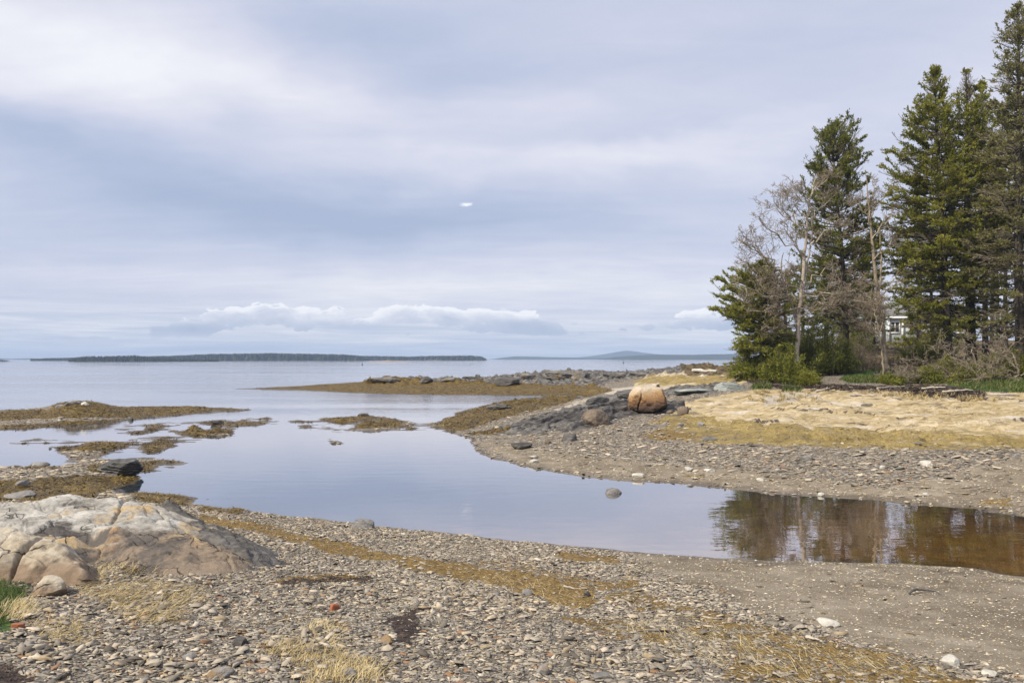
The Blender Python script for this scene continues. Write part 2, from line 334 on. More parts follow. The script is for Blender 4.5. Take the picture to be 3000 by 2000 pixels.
MK['crack'] = np.maximum(np.exp(-(cq / .035) ** 2) * sstep(-.15, .2, fbm(GX * .25, GY * .6, 11, 3)), np.exp(-(cq2 / .022) ** 2) * sstep(.0, .3, fbm(GX * .3, GY * .5, 15, 3)))
# rock ledges: stepped, tilted strata
s3 = (GX * .5 + GY * .9) * .55 + .5 * N1 + .12 * N2
saw = s3 - np.floor(s3)
GZ2 = GZ + landm * (MK['rock'] * (1 + 1.1 * sstep(50, 66, GY)) * (.16 * (saw - .5) + .13 * (R1 - .7) + .05 * N3)
     + MK['weed'] * (.045 * N2 + .03 * np.abs(N3))
     + MK['tan'] * (.03 * N2 + .13 * (terr - .5) - .03 * MK['crack'])
     + (1 - MK['rock']) * (1 - MK['weed']) * (1 - MK['mud']) * (.02 * N2 + .012 * N3)
     + MK['mud'] * (.006 * N2 + .003 * N3) + MK['back'] * (.12 * N2))
GZ2 += (1 - landm) * np.clip(1 - np.abs(GZ) / .15, 0, 1) * (.012 * N2 + .02 * fbm(GX * .5, GY * 2.0, 9, 3)) * np.clip(dist / 25, .1, 1.2)
GZ2 += landm * MK['weed'] * np.exp(-(GZ / .13) ** 2) * (.075 * fbm(GX * .35, GY * 1.0, 21, 4) - .024) * sstep(12, 22, dist)
fz1, fz2, fzr, fzx, fzy = cells(GX * .55 + .25 * N2, GY * .9 + .3 * N2, 3)
GZ2 += landm * MK['rock'] * sstep(50, 66, GY) * (.45 * (fzr - .5) + .25 * fzx * (fzr - .3) - .25 * np.exp(-(fz2 / .08) ** 2))
# wide-spread floating weed fringes left of the inlet keep irregular edges
GZ = GZ2
def hz(x, y):
    x = np.asarray(x, float); y = np.asarray(y, float)
    yy = np.maximum(y + OFF, .81); b = np.log(yy); a = x / yy
    i = np.clip(np.searchsorted(gb, b) - 1, 0, len(gb) - 2); j = np.clip(np.searchsorted(ga, a) - 1, 0, len(ga) - 2)
    fb = np.clip((b - gb[i]) / (gb[i + 1] - gb[i]), 0, 1); fa = np.clip((a - ga[j]) / (ga[j + 1] - ga[j]), 0, 1)
    def q(A): return (A[i, j] * (1 - fa) + A[i, j + 1] * fa) * (1 - fb) + (A[i + 1, j] * (1 - fa) + A[i + 1, j + 1] * fa) * fb
    return q
def gz(x, y): return hz(x, y)(GZ)
nr, nc = shp
ii = np.arange(nr - 1)[:, None] * nc + np.arange(nc - 1)[None]
quads = np.stack([ii, ii + 1, ii + nc + 1, ii + nc], -1).reshape(-1, 4)
# ------------------------------------------------------------------ ground material
def ground_material():
    m, t, b = material('beach_ground')
    p = t.pos(); xyz = t.sep(p); z = xyz[2]
    pf = t.mapv(p, (1, 1.25, 1.6))
    n_big = t.noise(p, .45, 5, .6); n_mid = t.noise(p, 2.4, 5, .6); n_fine = t.noise(p, 14, 5, .65); n_grit = t.noise(p, 70, 3, .7)
    # shingle between the modelled stones
    wv = t.vm('ADD', pf, t.vm('SCALE', t.noise(p, 6, 2, .5, 0, 1), None, .10))
    c1 = t.vor(wv, 13, out='Color'); c1x = t.sep(c1)[0]; c1y = t.sep(c1)[1]
    e1 = t.vor(wv, 13, 'DISTANCE_TO_EDGE')
    c2 = t.vor(wv, 34, out='Color'); c2x = t.sep(c2)[0]
    sh = t.ramp(t.m('ADD', t.m('MULTIPLY', c1x, .6), t.m('MULTIPLY', c2x, .4)), [(.15, (.085, .072, .058)), (.45, (.18, .158, .13)), (.7, (.29, .258, .215)), (.92, (.44, .395, .32))])
    sh = t.mix(t.ss(.90, .97, c1y), sh, (.30, .17, .09)); 
    sh = t.mix(t.m('MULTIPLY', t.ss(.10, .0, e1), .75), sh, (.045, .04, .033))
    # mud and grit
    mud = t.ramp(t.m('ADD', t.m('MULTIPLY', n_mid, .45), t.m('ADD', t.m('MULTIPLY', n_grit, .35), t.m('MULTIPLY', n_big, .3))), [(.36, (.095, .074, .052)), (.52, (.18, .148, .108)), (.68, (.29, .25, .195))])
    mud = t.mix(t.m('MULTIPLY', t.ss(.56, .40, t.noise(t.mapv(p, (.7, 1.6, 1)), .9, 5, .62, .6)), .5), mud, t.mix(1.0, mud, (.62, .58, .52), 'MULTIPLY'))
    sp = t.vor(p, 42, out='Color'); spd = t.vor(p, 42)
    mud = t.mix(t.m('MULTIPLY', t.ss(.78, .86, t.sep(sp)[0]), t.ss(.38, .25, spd)), mud, t.mix(t.sep(sp)[1], (.40, .36, .30), (.09, .08, .07)))
    # rockweed
    wn = t.noise(t.mapv(p, (1, 1, 1)), 9, 6, .72, .8); wl = t.noise(p, 2.0, 4, .6)
    weed = t.ramp(t.m('ADD', t.m('MULTIPLY', wn, .65), t.m('MULTIPLY', wl, .35)), [(.36, (.03, .02, .007)), (.46, (.095, .062, .014)), (.55, (.17, .112, .022)), (.68, (.27, .185, .04))])
    thin_n = t.noise(p, 16, 5, .7, .5)
    thin = t.ramp(thin_n, [(.34, (.06, .04, .014)), (.5, (.18, .115, .033)), (.64, (.32, .21, .07))])
    och = t.ramp(t.m('ADD', t.m('MULTIPLY', n_mid, .6), t.m('MULTIPLY', n_fine, .4)), [(.34, (.09, .065, .028)), (.46, (.20, .145, .046)), (.58, (.30, .225, .075)), (.72, (.40, .33, .18))])
    pt = t.mapv(p, (.45, 1.6, 1.6))
    tn = t.noise(pt, 1.9, 7, .66); tn2 = t.noise(pt, 9, 5, .6)
    tan = t.ramp(t.m('ADD', t.m('MULTIPLY', tn, .65), t.m('MULTIPLY', tn2, .35)), [(.30, (.16, .12, .065)), (.42, (.34, .26, .135)), (.55, (.49, .40, .255)), (.70, (.60, .52, .385))])
    # wrack lines, plus crevice shade painted dark into the slab colour
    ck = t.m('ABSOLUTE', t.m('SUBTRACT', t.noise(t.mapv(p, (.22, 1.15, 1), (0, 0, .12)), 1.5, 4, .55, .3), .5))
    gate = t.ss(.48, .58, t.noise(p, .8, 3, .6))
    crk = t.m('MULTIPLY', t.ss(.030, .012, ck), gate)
    pch = t.noise(t.mapv(p, (.35, 1.0, 1), (0, 0, .1)), 1.1, 4, .6, .4)
    tan = t.mix(t.ss(.54, .66, pch), tan, t.mix(n_fine, (.42, .37, .31), (.66, .60, .52)))
    tan = t.mix(t.m('MULTIPLY', t.ss(.46, .34, pch), .75), tan, t.mix(n_fine, (.14, .105, .05), (.34, .26, .11)))
    tan = t.mix(t.m('MULTIPLY', t.m('MAXIMUM', t.m('MULTIPLY', crk, .7), t.ss(.18, .55, t.m('MULTIPLY', t.attr('crack'), t.m('ADD', .55, n_fine)))), .85), tan, (.06, .045, .032))  # crack lines darkened in the colour, standing in for the shade inside them
    rk = t.noise(t.mapv(p, (.8, 2.2, 3.0), (0, 0, .35)), 2.6, 8, .68)
    rock = t.ramp(rk, [(.34, (.02, .019, .018)), (.46, (.10, .093, .088)), (.57, (.20, .188, .175)), (.70, (.37, .35, .325))])
    pale = t.ramp(n_fine, [(.35, (.30, .26, .21)), (.65, (.52, .47, .40))])
    grass = t.ramp(n_fine, [(.36, (.018, .034, .007)), (.5, (.045, .085, .014)), (.66, (.10, .14, .03))])
    wrk = t.ramp(t.noise(p, 22, 5, .75, .6), [(.36, (.012, .009, .008)), (.52, (.045, .03, .025)), (.66, (.12, .085, .06))])
    back = t.ramp(n_mid, [(.36, (.04, .03, .018)), (.52, (.13, .095, .05)), (.66, (.24, .185, .10))])
    col = sh
    def soft(name, scale=14, k=.55):
        a = t.attr(name)
        return t.ss(.42, .58, t.m('ADD', a, t.m('MULTIPLY', t.m('ADD', t.m('SUBTRACT', t.noise(p, scale, 4, .65), .5), t.m('MULTIPLY', t.m('SUBTRACT', n_big, .5), .5)), k)))
    f_mud, f_weed, f_thin, f_och, f_tan, f_rock, f_pale = soft('mud'), soft('weed', 5), soft('thin', 5, 2.2), soft('ochre', 2.5, 1.5), soft('tan', 2.5, 1.2), soft('rock', 2, .8), soft('pale', 3, 1.0)
    col = t.mix(f_mud, col, mud)
    col = t.mix(f_tan, col, tan); col = t.mix(t.m('MULTIPLY', t.m('MULTIPLY', f_och, .92), t.ss(.35, .50, t.m('ADD', t.m('MULTIPLY', n_mid, .5), t.m('MULTIPLY', pch, .5)))), col, och)
    col = t.mix(f_pale, col, pale); col = t.mix(f_rock, col, rock)
    col = t.mix(t.m('MULTIPLY', f_thin, .95), col, thin)
    col = t.mix(f_weed, col, weed)
    col = t.mix(soft('back', 3), col, back)
    col = t.mix(soft('wrack', 4, 1.2), col, wrk); col = t.mix(soft('green', 3, .8), col, grass)
    # wet margin by the waterline and silty floor below it
    wetn = t.m('ADD', z, t.m('MULTIPLY', t.m('SUBTRACT', n_mid, .5), .03))
    wet = t.ss(.05, .012, wetn)
    col = t.mix(t.m('MULTIPLY', wet, .55), col, t.mix(1.0, col, (.42, .38, .34), 'MULTIPLY'))
    silt = t.ramp(n_mid, [(.35, (.20, .125, .035)), (.65, (.42, .275, .09))])
    col = t.mix(t.ss(.0, -.05, z), col, silt)
    hgt = t.m('ADD', t.m('MULTIPLY', n_fine, .5), t.m('ADD', t.m('MULTIPLY', n_grit, .25), t.m('MULTIPLY', t.m('MULTIPLY', t.ss(0, .12, e1), t.m('SUBTRACT', 1, f_mud)), .5)))
    hgt = t.m('ADD', hgt, t.m('MULTIPLY', t.m('ADD', wn, thin_n), t.m('MULTIPLY', t.m('ADD', f_weed, f_thin), 1.0)))
    hgt = t.m('ADD', hgt, t.m('MULTIPLY', rk, t.m('MULTIPLY', f_rock, 6.0)))
    hgt = t.m('SUBTRACT', hgt, t.m('MULTIPLY', t.m('MULTIPLY', crk, f_tan), 1.5))
    nrmv = t.bump(hgt, .75, .035)
    rough = t.m('SUBTRACT', .88, t.m('MULTIPLY', wet, .45)); rough = t.m('SUBTRACT', rough, t.m('MULTIPLY', f_weed, .25))
    finish(t, b, col, rough, .3, nrmv)
    return m
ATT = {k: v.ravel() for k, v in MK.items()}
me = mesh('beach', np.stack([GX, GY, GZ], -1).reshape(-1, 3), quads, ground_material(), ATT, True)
obj('beach', me, kind='structure')

# ------------------------------------------------------------------ water
def water_material():
    m = bpy.data.materials.new('sea_water'); m.use_nodes = True; t = NT(m.node_tree)
    for nd in list(m.node_tree.nodes): m.node_tree.nodes.remove(nd)
    out = t.n('ShaderNodeOutputMaterial')
    p = t.pos(); xyz = t.sep(p); y = xyz[1]; x = xyz[0]
    # sheltered pool is glassy; the open bay beyond the islets carries ripples
    line = t.m('ADD', y, t.m('ADD', t.m('MULTIPLY', x, -.25), t.m('MULTIPLY', t.noise(t.mapv(p, (.06, .12, 0)), 1, 3), 14)))
    sea = t.ss(36, 66, line)
    w1 = t.noise(t.mapv(p, (.5, 1.5, 1), (0, 0, .1)), 1.5, 4, .6, .4)
    w2 = t.noise(t.mapv(p, (.35, 1.3, 1), (0, 0, -.08)), .45, 3, .6, .4)
    w3 = t.noise(t.mapv(p, (.8, 1.3, 1)), 7, 2, .5)
    calm = t.ss(.42, .62, t.noise(t.mapv(p, (.012, .05, 0)), 1, 3, .55, .5))
    amp = t.m('MULTIPLY', sea, t.m('ADD', .25, t.m('MULTIPLY', calm, .9)))
    h = t.m('ADD', t.m('MULTIPLY', w1, .5), t.m('MULTIPLY', w2, .7))
    hh = t.m('ADD', t.m('MULTIPLY', h, t.m('MULTIPLY', amp, .085)), t.m('MULTIPLY', w3, .0006))
    hh = t.m('ADD', hh, t.m('MULTIPLY', t.noise(t.mapv(p, (.5, 1.2, 1)), 2.2, 2, .5), .0022))
    nv = t.bump(hh, 1.0, 1.0)
    gl = t.n('ShaderNodeBsdfGlossy'); t.put(gl.inputs['Color'], (1.0, .965, .955)); t.put(gl.inputs['Roughness'], t.m('ADD', .012, t.m('MULTIPLY', amp, .10))); t.put(gl.inputs['Normal'], nv)
    tr = t.n('ShaderNodeBsdfTransparent'); t.put(tr.inputs['Color'], (.86, .74, .52))
    deep = t.n('ShaderNodeBsdfDiffuse'); t.put(deep.inputs['Color'], (.05, .075, .10))
    under = t.n('ShaderNodeMixShader'); t.put(under.inputs[0], t.ss(14, 30, line)); t.t.links.new(tr.outputs[0], under.inputs[1]); t.t.links.new(deep.outputs[0], under.inputs[2])
    lw = t.n('ShaderNodeLayerWeight'); t.put(lw.inputs['Blend'], .5); t.put(lw.inputs['Normal'], nv)
    fac = t.m('MULTIPLY', t.m('POWER', lw.outputs['Facing'], 1.55), .96)
    mx = t.n('ShaderNodeMixShader'); t.put(mx.inputs[0], fac); t.t.links.new(under.outputs[0], mx.inputs[1]); t.t.links.new(gl.outputs[0], mx.inputs[2])
    t.t.links.new(mx.outputs[0], out.inputs['Surface'])
    return m
xs = np.linspace(-4200, 4200, 2); wv = [(-4200, 2, 0), (4200, 2, 0), (4200, 4150, 0), (-4200, 4150, 0)]
obj('sea_water', mesh('sea_water', wv, [(0, 1, 2, 3)], water_material()), kind='structure')

# ------------------------------------------------------------------ sky, sun, air, camera
SUN_AZ, SUN_EL = math.radians(-124), math.radians(46)    # azimuth from +Y towards +X
def build_world():
    w = bpy.data.worlds.new('World'); scn.world = w; w.use_nodes = True; t = NT(w.node_tree)
    bg = w.node_tree.nodes['Background']
    sky = t.n('ShaderNodeTexSky', sky_type='NISHITA', sun_disc=False, sun_elevation=SUN_EL, sun_rotation=SUN_AZ, air_density=1.0, dust_density=1.0, ozone_density=1.0)
    d = t.n('ShaderNodeTexCoord').outputs['Generated']; d = t.vm('NORMALIZE', d)
    X, Y, Z = t.sep(d)
    az = t.m('ARCTAN2', X, Y); el = t.m('ARCSINE', Z)
    zz = t.m('ADD', t.m('MAXIMUM', Z, 0.0), .10)
    q = t.comb(t.m('DIVIDE', X, zz), t.m('DIVIDE', Y, zz), 0.0)
    q1 = t.mapv(q, (.40, .62, 1), (0, 0, .38))
    a = t.noise(q1, .95, 6, .52, .5)
    bq = t.noise(t.mapv(q, (.24, .70, 1), (0, 0, .28)), 2.0, 6, .58, .6)
    big = t.noise(t.mapv(q, (.25, .5, 1), (0, 0, .3), (3.2, 1.7, 0)), .45, 3, .5, .3)
    s = t.m('ADD', t.m('MULTIPLY', t.m('SUBTRACT', a, .5), 1.55), t.m('MULTIPLY', t.m('SUBTRACT', bq, .5), .85))
    s = t.m('ADD', s, t.m('MULTIPLY', t.m('SUBTRACT', big, .5), 1.1))
    def blob(u, v, su, sv, wgt, tilt=0.0, hard=False):
        a0 = math.atan((u - U0) / F); e0 = math.atan((V0 - v) / F * math.cos(a0)); sa, se = su / F, sv / F
        da = t.m('DIVIDE', t.m('SUBTRACT', az, a0), sa); de = t.m('DIVIDE', t.m('SUBTRACT', t.m('SUBTRACT', el, e0), t.m('MULTIPLY', t.m('SUBTRACT', az, a0), tilt)), se)
        r = t.m('ADD', t.m('MULTIPLY', da, da), t.m('MULTIPLY', de, de))
        if hard: r = t.m('MULTIPLY', r, r)
        return t.m('MULTIPLY', t.m('EXPONENT', t.m('MULTIPLY', r, -.7)), wgt)
    wz = t.noise(t.comb(t.m('MULTIPLY', az, 5), t.m('MULTIPLY', el, 9), 2.2), 1, 4, .55, .3, out=1); wx, wy, _ = t.sep(wz)
    az0, el0 = az, el
    az = t.m('ADD', az, t.m('MULTIPLY', t.m('SUBTRACT', wx, .5), .22)); el = t.m('ADD', el, t.m('MULTIPLY', t.m('SUBTRACT', wy, .5), .085))
    for args in [(250,150,560,150,.62,.04),(950,300,650,62,.40,-.04),(1350,470,650,45,.46,.06),(1950,420,450,50,.25,.08),(800,800,1300,42,.32,0),(1500,860,1500,40,.35,0),(450,500,430,75,-.66,-.10),(1050,640,480,55,-.58,.06),(60,360,250,45,-.45,0),(1080,80,270,60,-.55,.0),(1260,240,260,60,-.42,.03),(1800,390,260,28,-.30,.12),(1990,170,600,50,-.16,.08),(200,755,380,28,-.32,0),(2150,620,420,70,-.22,.03),(2300,330,300,60,-.12,.1),(2600,60,500,90,-.05,0)]:
        s = t.m('ADD', s, blob(*args))
    fib = t.noise(t.mapv(q, (.9, 1.9, 1), (0, 0, .40)), 2.4, 6, .60, 1.0); s = t.m('ADD', s, t.m('MULTIPLY', t.m('SUBTRACT', fib, .5), .50))
    az, el = az0, el0
    col = t.ramp(t.m('ADD', t.m('MULTIPLY', s, .56), .56, clamp=True), [(.0, (.37, .435, .595)), (.32, (.48, .53, .675)), (.58, (.595, .615, .735)), (.84, (.73, .735, .805)), (1.0, (.83, .835, .875))])
    # streaky band near the horizon
    ev = t.comb(t.m('MULTIPLY', az, 6), t.m('MULTIPLY', el, 120), .5)
    st = t.noise(ev, 1.0, 5, .6, .5)
    low = t.ramp(st, [(.34, (.50, .555, .69)), (.5, (.645, .675, .765)), (.66, (.81, .815, .855))])
    col = t.mix(t.ss(.085, .03, el), col, low)
    # bank of cumulus low over the bay
    def cum(du, dv):
        p_ = t.comb(t.m('ADD', t.m('MULTIPLY', az, 16), du), t.m('ADD', t.m('MULTIPLY', el, 33), dv), 1.3)
        n_ = t.noise(p_, 1.25, 9, .64, .35); p2 = t.vm('ADD', p_, t.vm('SCALE', t.noise(p_, 3.0, 5, .6, 0, 1), None, .55))
        vo = t.n('ShaderNodeTexVoronoi', feature='SMOOTH_F1'); t.put(vo.inputs['Vector'], p2); vo.inputs['Scale'].default_value = 1.9; vo.inputs['Smoothness'].default_value = .35
        return t.m('ADD', t.m('MULTIPLY', n_, .75), t.m('MULTIPLY', t.m('SUBTRACT', .62, vo.outputs['Distance']), .30))
    c0 = cum(0, 0); c1 = cum(-.12, .30)
    env = 0.0
    for args in [(1080,935,470,42,.60,.0,True),(1330,915,230,36,.25,0,True),(740,925,110,34,.28,0,True),(530,968,120,18,.62,0,True),(1680,962,260,24,.62,0,True),(2080,930,120,34,.66,0,True),(2500,955,400,26,.5,0,True),(170,992,260,9,.5,0,True)]: env = t.m('ADD', blob(*args), env)
    dn = t.m('ADD', t.m('MULTIPLY', t.m('SUBTRACT', c0, .5), 2.0), env)
    mask = t.m('MULTIPLY', t.ss(.29, .345, dn), t.ss(.06, .22, env))
    mask = t.m('MULTIPLY', mask, t.m('ADD', t.m('MULTIPLY', t.ss(.018, .034, el), .9), .1))
    lit = t.m('ADD', t.m('MULTIPLY', t.m('SUBTRACT', c0, c1), 1.8), t.m('SUBTRACT', 1.10, t.m('MULTIPLY', t.m('SUBTRACT', dn, .30), 1.30)))
    lit = t.m('MULTIPLY', lit, t.m('ADD', .22, t.m('MULTIPLY', t.ss(.030, .062, el), .85)))
    ccol = t.ramp(lit, [(.05, (.35, .415, .565)), (.35, (.49, .54, .67)), (.64, (.65, .675, .77)), (1.0, (.90, .90, .93))])
    col = t.mix(t.m('MULTIPLY', mask, .95), col, ccol)
    wisp = t.m('MULTIPLY', t.ss(.60, .80, t.m('ADD', t.m('MULTIPLY', cum(2, 3), 1.2), blob(1368, 600, 24, 7, .45))), blob(1368, 600, 30, 9, .9))
    wisp = t.m('MULTIPLY', wisp, t.ss(.40, .60, t.noise(t.comb(t.m('MULTIPLY', az, 90), t.m('MULTIPLY', el, 260), 3.0), 1.0, 4, .6)))
    col = t.mix(wisp, col, (.93, .94, .97))
    # below the horizon the dome is dull
    col = t.mix(t.ss(0, -.02, el), col, (.35, .38, .42))
    cl = t.mix(1.0, col, (10, 10, 10), 'MULTIPLY')
    fin = t.mix(.93, sky.outputs[0], cl)
    t.put(bg.inputs[0], fin); bg.inputs[1].default_value = .1
build_world()
sun = bpy.data.lights.new('sun', 'SUN'); sun.energy = SUN_E; sun.angle = math.radians(SUN_ANG); sun.color = (1, .91, .75)
so = bpy.data.objects.new('sun', sun); COL.objects.link(so)
sd = Vector((math.sin(SUN_AZ) * math.cos(SUN_EL), math.cos(SUN_AZ) * math.cos(SUN_EL), math.sin(SUN_EL)))
so.rotation_euler = sd.to_track_quat('Z', 'Y').to_euler(); so.location = (0, 0, 60)

cam = bpy.data.cameras.new('camera'); cam.sensor_width = 36; cam.lens = 36 * F / 3000; cam.shift_y = (V0 - 1000) / 3000
cam.clip_start = .05; cam.clip_end = 20000
co = bpy.data.objects.new('camera', cam); COL.objects.link(co); co.location = (0, 0, H); co.rotation_euler = (math.pi / 2, 0, 0); scn.camera = co
vs = scn.view_settings; vs.view_transform = 'Standard'; vs.look = 'None'; vs.gamma = 1; vs.exposure = EXPO
try: vs.use_curve_mapping = False
except Exception: pass
cy = scn.cycles; cy.max_bounces = 6; cy.diffuse_bounces = 3; cy.glossy_bounces = 2; cy.transmission_bounces = 3; cy.transparent_max_bounces = 10; cy.volume_bounces = 0; cy.use_adaptive_sampling = True; cy.adaptive_threshold = .015
cy.use_denoising = True; cy.sample_clamp_indirect = 3.0; cy.caustics_reflective = False; cy.caustics_refractive = False
# ------------------------------------------------------------------ placing on the ground
def hit(u, v):
    """where the sight line (u,v) meets the ground"""
    y = np.exp(np.linspace(math.log(3.5), math.log(160), 3000)); x = (u - U0) / F * y; z = H - (v - V0) / F * y
    g = np.maximum(gz(x, y), 0.0); k = np.nonzero(z <= g)[0]
    i = k[0] if len(k) else len(y) - 1
    return float(x[i]), float(y[i]), float(gz(x[i:i + 1], y[i:i + 1])[0])
def scatter_px(poly, n, rs):
    """random ground points inside an outlined patch"""
    pa = np.asarray(poly, float); lo, hi = pa.min(0), pa.max(0); out = np.zeros((0, 2))
    while len(out) < n:
        q = rs.uniform(lo, hi, (n * 2, 2)); d = inpoly(q[:, 0], q[:, 1], poly); out = np.concatenate([out, q[(d + rs.normal(0, 10, len(d))) > 0]])
    u, v = out[:n].T
    yg = np.exp(np.linspace(math.log(3.6), math.log(90), 900)); y = np.empty(n)
    for i in range(0, n, 500):
        uu, vv = u[i:i + 500, None], v[i:i + 500, None]; X_ = (uu - U0) / F * yg; Z_ = H - (vv - V0) / F * yg
        below = Z_ <= gz(X_, np.broadcast_to(yg, X_.shape)); y[i:i + 500] = yg[np.where(below.any(1), below.argmax(1), 0)]
    x = (u - U0) / F * y
    return x, y, gz(x, y)

# ------------------------------------------------------------------ stone materials
def rock_mat(name, stops, scale=2.0, stretch=(1, 1, 1), rot=(0, 0, 0), stain=None, band=None, bump=.6, fine=9, rough=.82, crack=.5, dist=.05):
    m, t, b = material(name); p = t.pos()
    pm = t.mapv(p, stretch, rot)
    n = t.noise(pm, scale, 9, .66, .25); f = t.noise(pm, scale * fine, 5, .7); sp = t.noise(p, 90, 2, .7)
    col = t.ramp(t.m('ADD', t.m('MULTIPLY', n, .72), t.m('MULTIPLY', f, .28)), stops)
    if stain:
        for (sc, lo, hi, c, ax) in stain:
            q = t.noise(t.vm('ADD', p, (7.3, 1.1, 4.4)), sc, 6, .62, .3)
            if ax is not None:       # stain grows along a direction of the stone
                q = t.m('ADD', q, t.m('ADD', t.m('MULTIPLY', t.sep(p)[0], ax[0]), t.m('ADD', t.m('MULTIPLY', t.sep(p)[1], ax[1]), t.m('ADD', t.m('MULTIPLY', t.sep(p)[2], ax[2]), ax[3]))))
            col = t.mix(t.ss(lo, hi, q), col, t.mix(f, [x * .6 for x in c], [min(1, x * 1.3) for x in c]))
    if band:
        zz = t.m('ADD', t.sep(p)[2], t.m('MULTIPLY', t.m('SUBTRACT', n, .5), band[2]))
        col = t.mix(t.ss(band[1], band[0], zz), col, band[3])
    ck = t.vor(t.vm('ADD', t.mapv(p, stretch, rot), t.vm('SCALE', t.noise(p, 3, 3, .6, 0, 1), None, .35)), scale * .9, 'DISTANCE_TO_EDGE')
    line = t.m('MULTIPLY', t.ss(.022, .004, ck), t.ss(.46, .56, t.noise(p, 1.7, 3)))
    col = t.mix(t.m('MULTIPLY', line, crack), col, (.02, .018, .016))
    col = t.mix(t.ss(.60, .72, sp), col, t.mix(1.0, col, (.62, .6, .58), 'MULTIPLY'))
    h = t.m('ADD', t.m('MULTIPLY', n, .8), t.m('ADD', t.m('MULTIPLY', f, .35), t.m('ADD', t.m('MULTIPLY', sp, .06), t.m('MULTIPLY', line, -.5 * crack))))
    finish(t, b, col, rough, .3, t.bump(h, bump, dist)); return m
GREY = [(.30, (.06, .057, .055)), (.45, (.16, .152, .145)), (.58, (.27, .26, .25)), (.74, (.42, .405, .385))]
M_OUT = rock_mat('pale_ledge_stone', [(.30, (.09, .083, .074)), (.43, (.25, .235, .21)), (.56, (.40, .385, .355)), (.72, (.58, .57, .545))], 2.3, (1, 1.5, 2.2), (0, .25, .3),
    [(1.6, .45, .56, (.40, .30, .175), (.04, -.10, -.20, 1.26)), (2.4, .54, .64, (.33, .19, .09), (.09, -.02, -.1, .60)), (1.2, .45, .58, (.215, .168, .125), (.115, -.158, -.40, 2.165)), (1.5, .53, .61, (.10, .088, .08), (.0, 0, -.35, .30))], None, .8, 8, .85, .8, .06)
M_FRONT = rock_mat('brown_cleft_stone', [(.28, (.17, .14, .105)), (.44, (.33, .275, .20)), (.58, (.47, .43, .36)), (.75, (.62, .60, .56))], 1.6, (1, 1.3, 1.6), (0, .2, .4),
    [(1.4, .47, .60, (.22, .16, .11), (0, 0, -.9, .83))], None, .8, 8, .85, .8, .05)
M_SLATE = rock_mat('dark_slate', [(.32, (.012, .011, .010)), (.44, (.06, .055, .051)), (.57, (.14, .13, .121)), (.72, (.28, .265, .25))], 2.2, (.7, 1.6, 3.2), (0, .18, .35), None, None, .9, 7, .75, .5)
M_WET = rock_mat('wet_black_rock', [(.30, (.012, .012, .012)), (.44, (.04, .039, .038)), (.55, (.11, .106, .10)), (.70, (.36, .35, .33))], 2.2, (.8, 1.4, 2.4), (0, .1, .3), None, None, .9, 7, .55, .5)
M_GREY = rock_mat('grey_rock', GREY, 2.6, (1, 1.2, 1.8), (0, .1, .2), [(2.5, .56, .66, (.25, .17, .09), None)], None, .7, 7, .85, .4)
M_LEDGE = rock_mat('headland_rock', [(.30, (.05, .047, .043)), (.45, (.14, .132, .122)), (.58, (.235, .222, .205)), (.74, (.37, .35, .32))], 1.4, (.5, 1.4, 2.6), (0, .1, .3), [(.8, .55, .62, (.22, .16, .07), None)], None, .9, 6, .85, .5, .1)
M_PALE = rock_mat('pale_stone', [(.30, (.26, .25, .22)), (.45, (.40, .38, .34)), (.58, (.52, .50, .45)), (.74, (.66, .64, .60))], 4, (1, 1, 1.5), (0, .1, .2), None, None, .5, 7, .85, .2)
M_GREEN = rock_mat('greenish_ledge', [(.30, (.10, .115, .11)), (.45, (.19, .21, .20)), (.58, (.28, .30, .285)), (.74, (.42, .44, .42))], 1.5, (.8, 1.4, 2), (0, .2, .3), None, None, .8, 6, .85, .6)
M_BROWNR = rock_mat('brown_boulder', [(.30, (.065, .05, .04)), (.45, (.135, .105, .08)), (.60, (.19, .15, .115)), (.76, (.26, .215, .17))], 1.6, (1, 1, 1.3), (0, .2, .2), None, None, .35, 10, .85, .35)
M_BRICK = rock_mat('brick_red', [(.30, (.18, .05, .025)), (.5, (.27, .09, .045)), (.7, (.36, .16, .09))], 14, (1, 1, 1), (0, 0, 0), None, None, .4, 4, .9, .1, .004)

_ico = {}
def ico(sub):
    if sub not in _ico:
        import bmesh
        bm = bmesh.new(); bmesh.ops.create_icosphere(bm, subdivisions=sub, radius=1)
        bm.verts.ensure_lookup_table()
        _ico[sub] = (np.array([v.co[:] for v in bm.verts]), np.array([[v.index for v in f.verts] for f in bm.faces])); bm.free()
    return _ico[sub]
def rock_shape(size, seed, cuts=9, rough=.07, strata=0.0, sub=5, dmin=.55, dmax=.92, flat=.0, boxy=0.0):
    V, Fc = ico(sub); rs = np.random.RandomState(seed); p = V.copy()
    if boxy: p = p / (np.abs(p) ** (2 + boxy * 4)).sum(1, keepdims=True) ** (1 / (2 + boxy * 4))
    for _ in range(cuts):
        n = rs.normal(size=3); n[2] *= .8; n /= np.linalg.norm(n); d = rs.uniform(dmin, dmax)
        e = np.maximum(p @ n - d, 0); p = p - n * (e * .88)[:, None]
    s = seed * 3.71
    nn = nrm(p)
    dsp = rough * (fbm(p[:, 0] * 1.6 + s, p[:, 1] * 1.6, p[:, 2] * 1.6, 5) + .5 * (ridged(p[:, 0] * 2.1 + s, p[:, 1] * 2.1, p[:, 2] * 2.6, 3) - .8))
    if strata:
        q = p[:, 2] * 4.2 + p[:, 0] * 1.1 + .5 * pn(p[:, 0] * 2 + s, p[:, 1] * 2, p[:, 2] * 2); saw = q - np.floor(q)
        dsp = dsp + strata * (sstep(0, .8, saw) - .5) * (1 - np.abs(nn[:, 2]))
    p = p + nn * dsp[:, None]
    return p * np.asarray(size) / 2, Fc
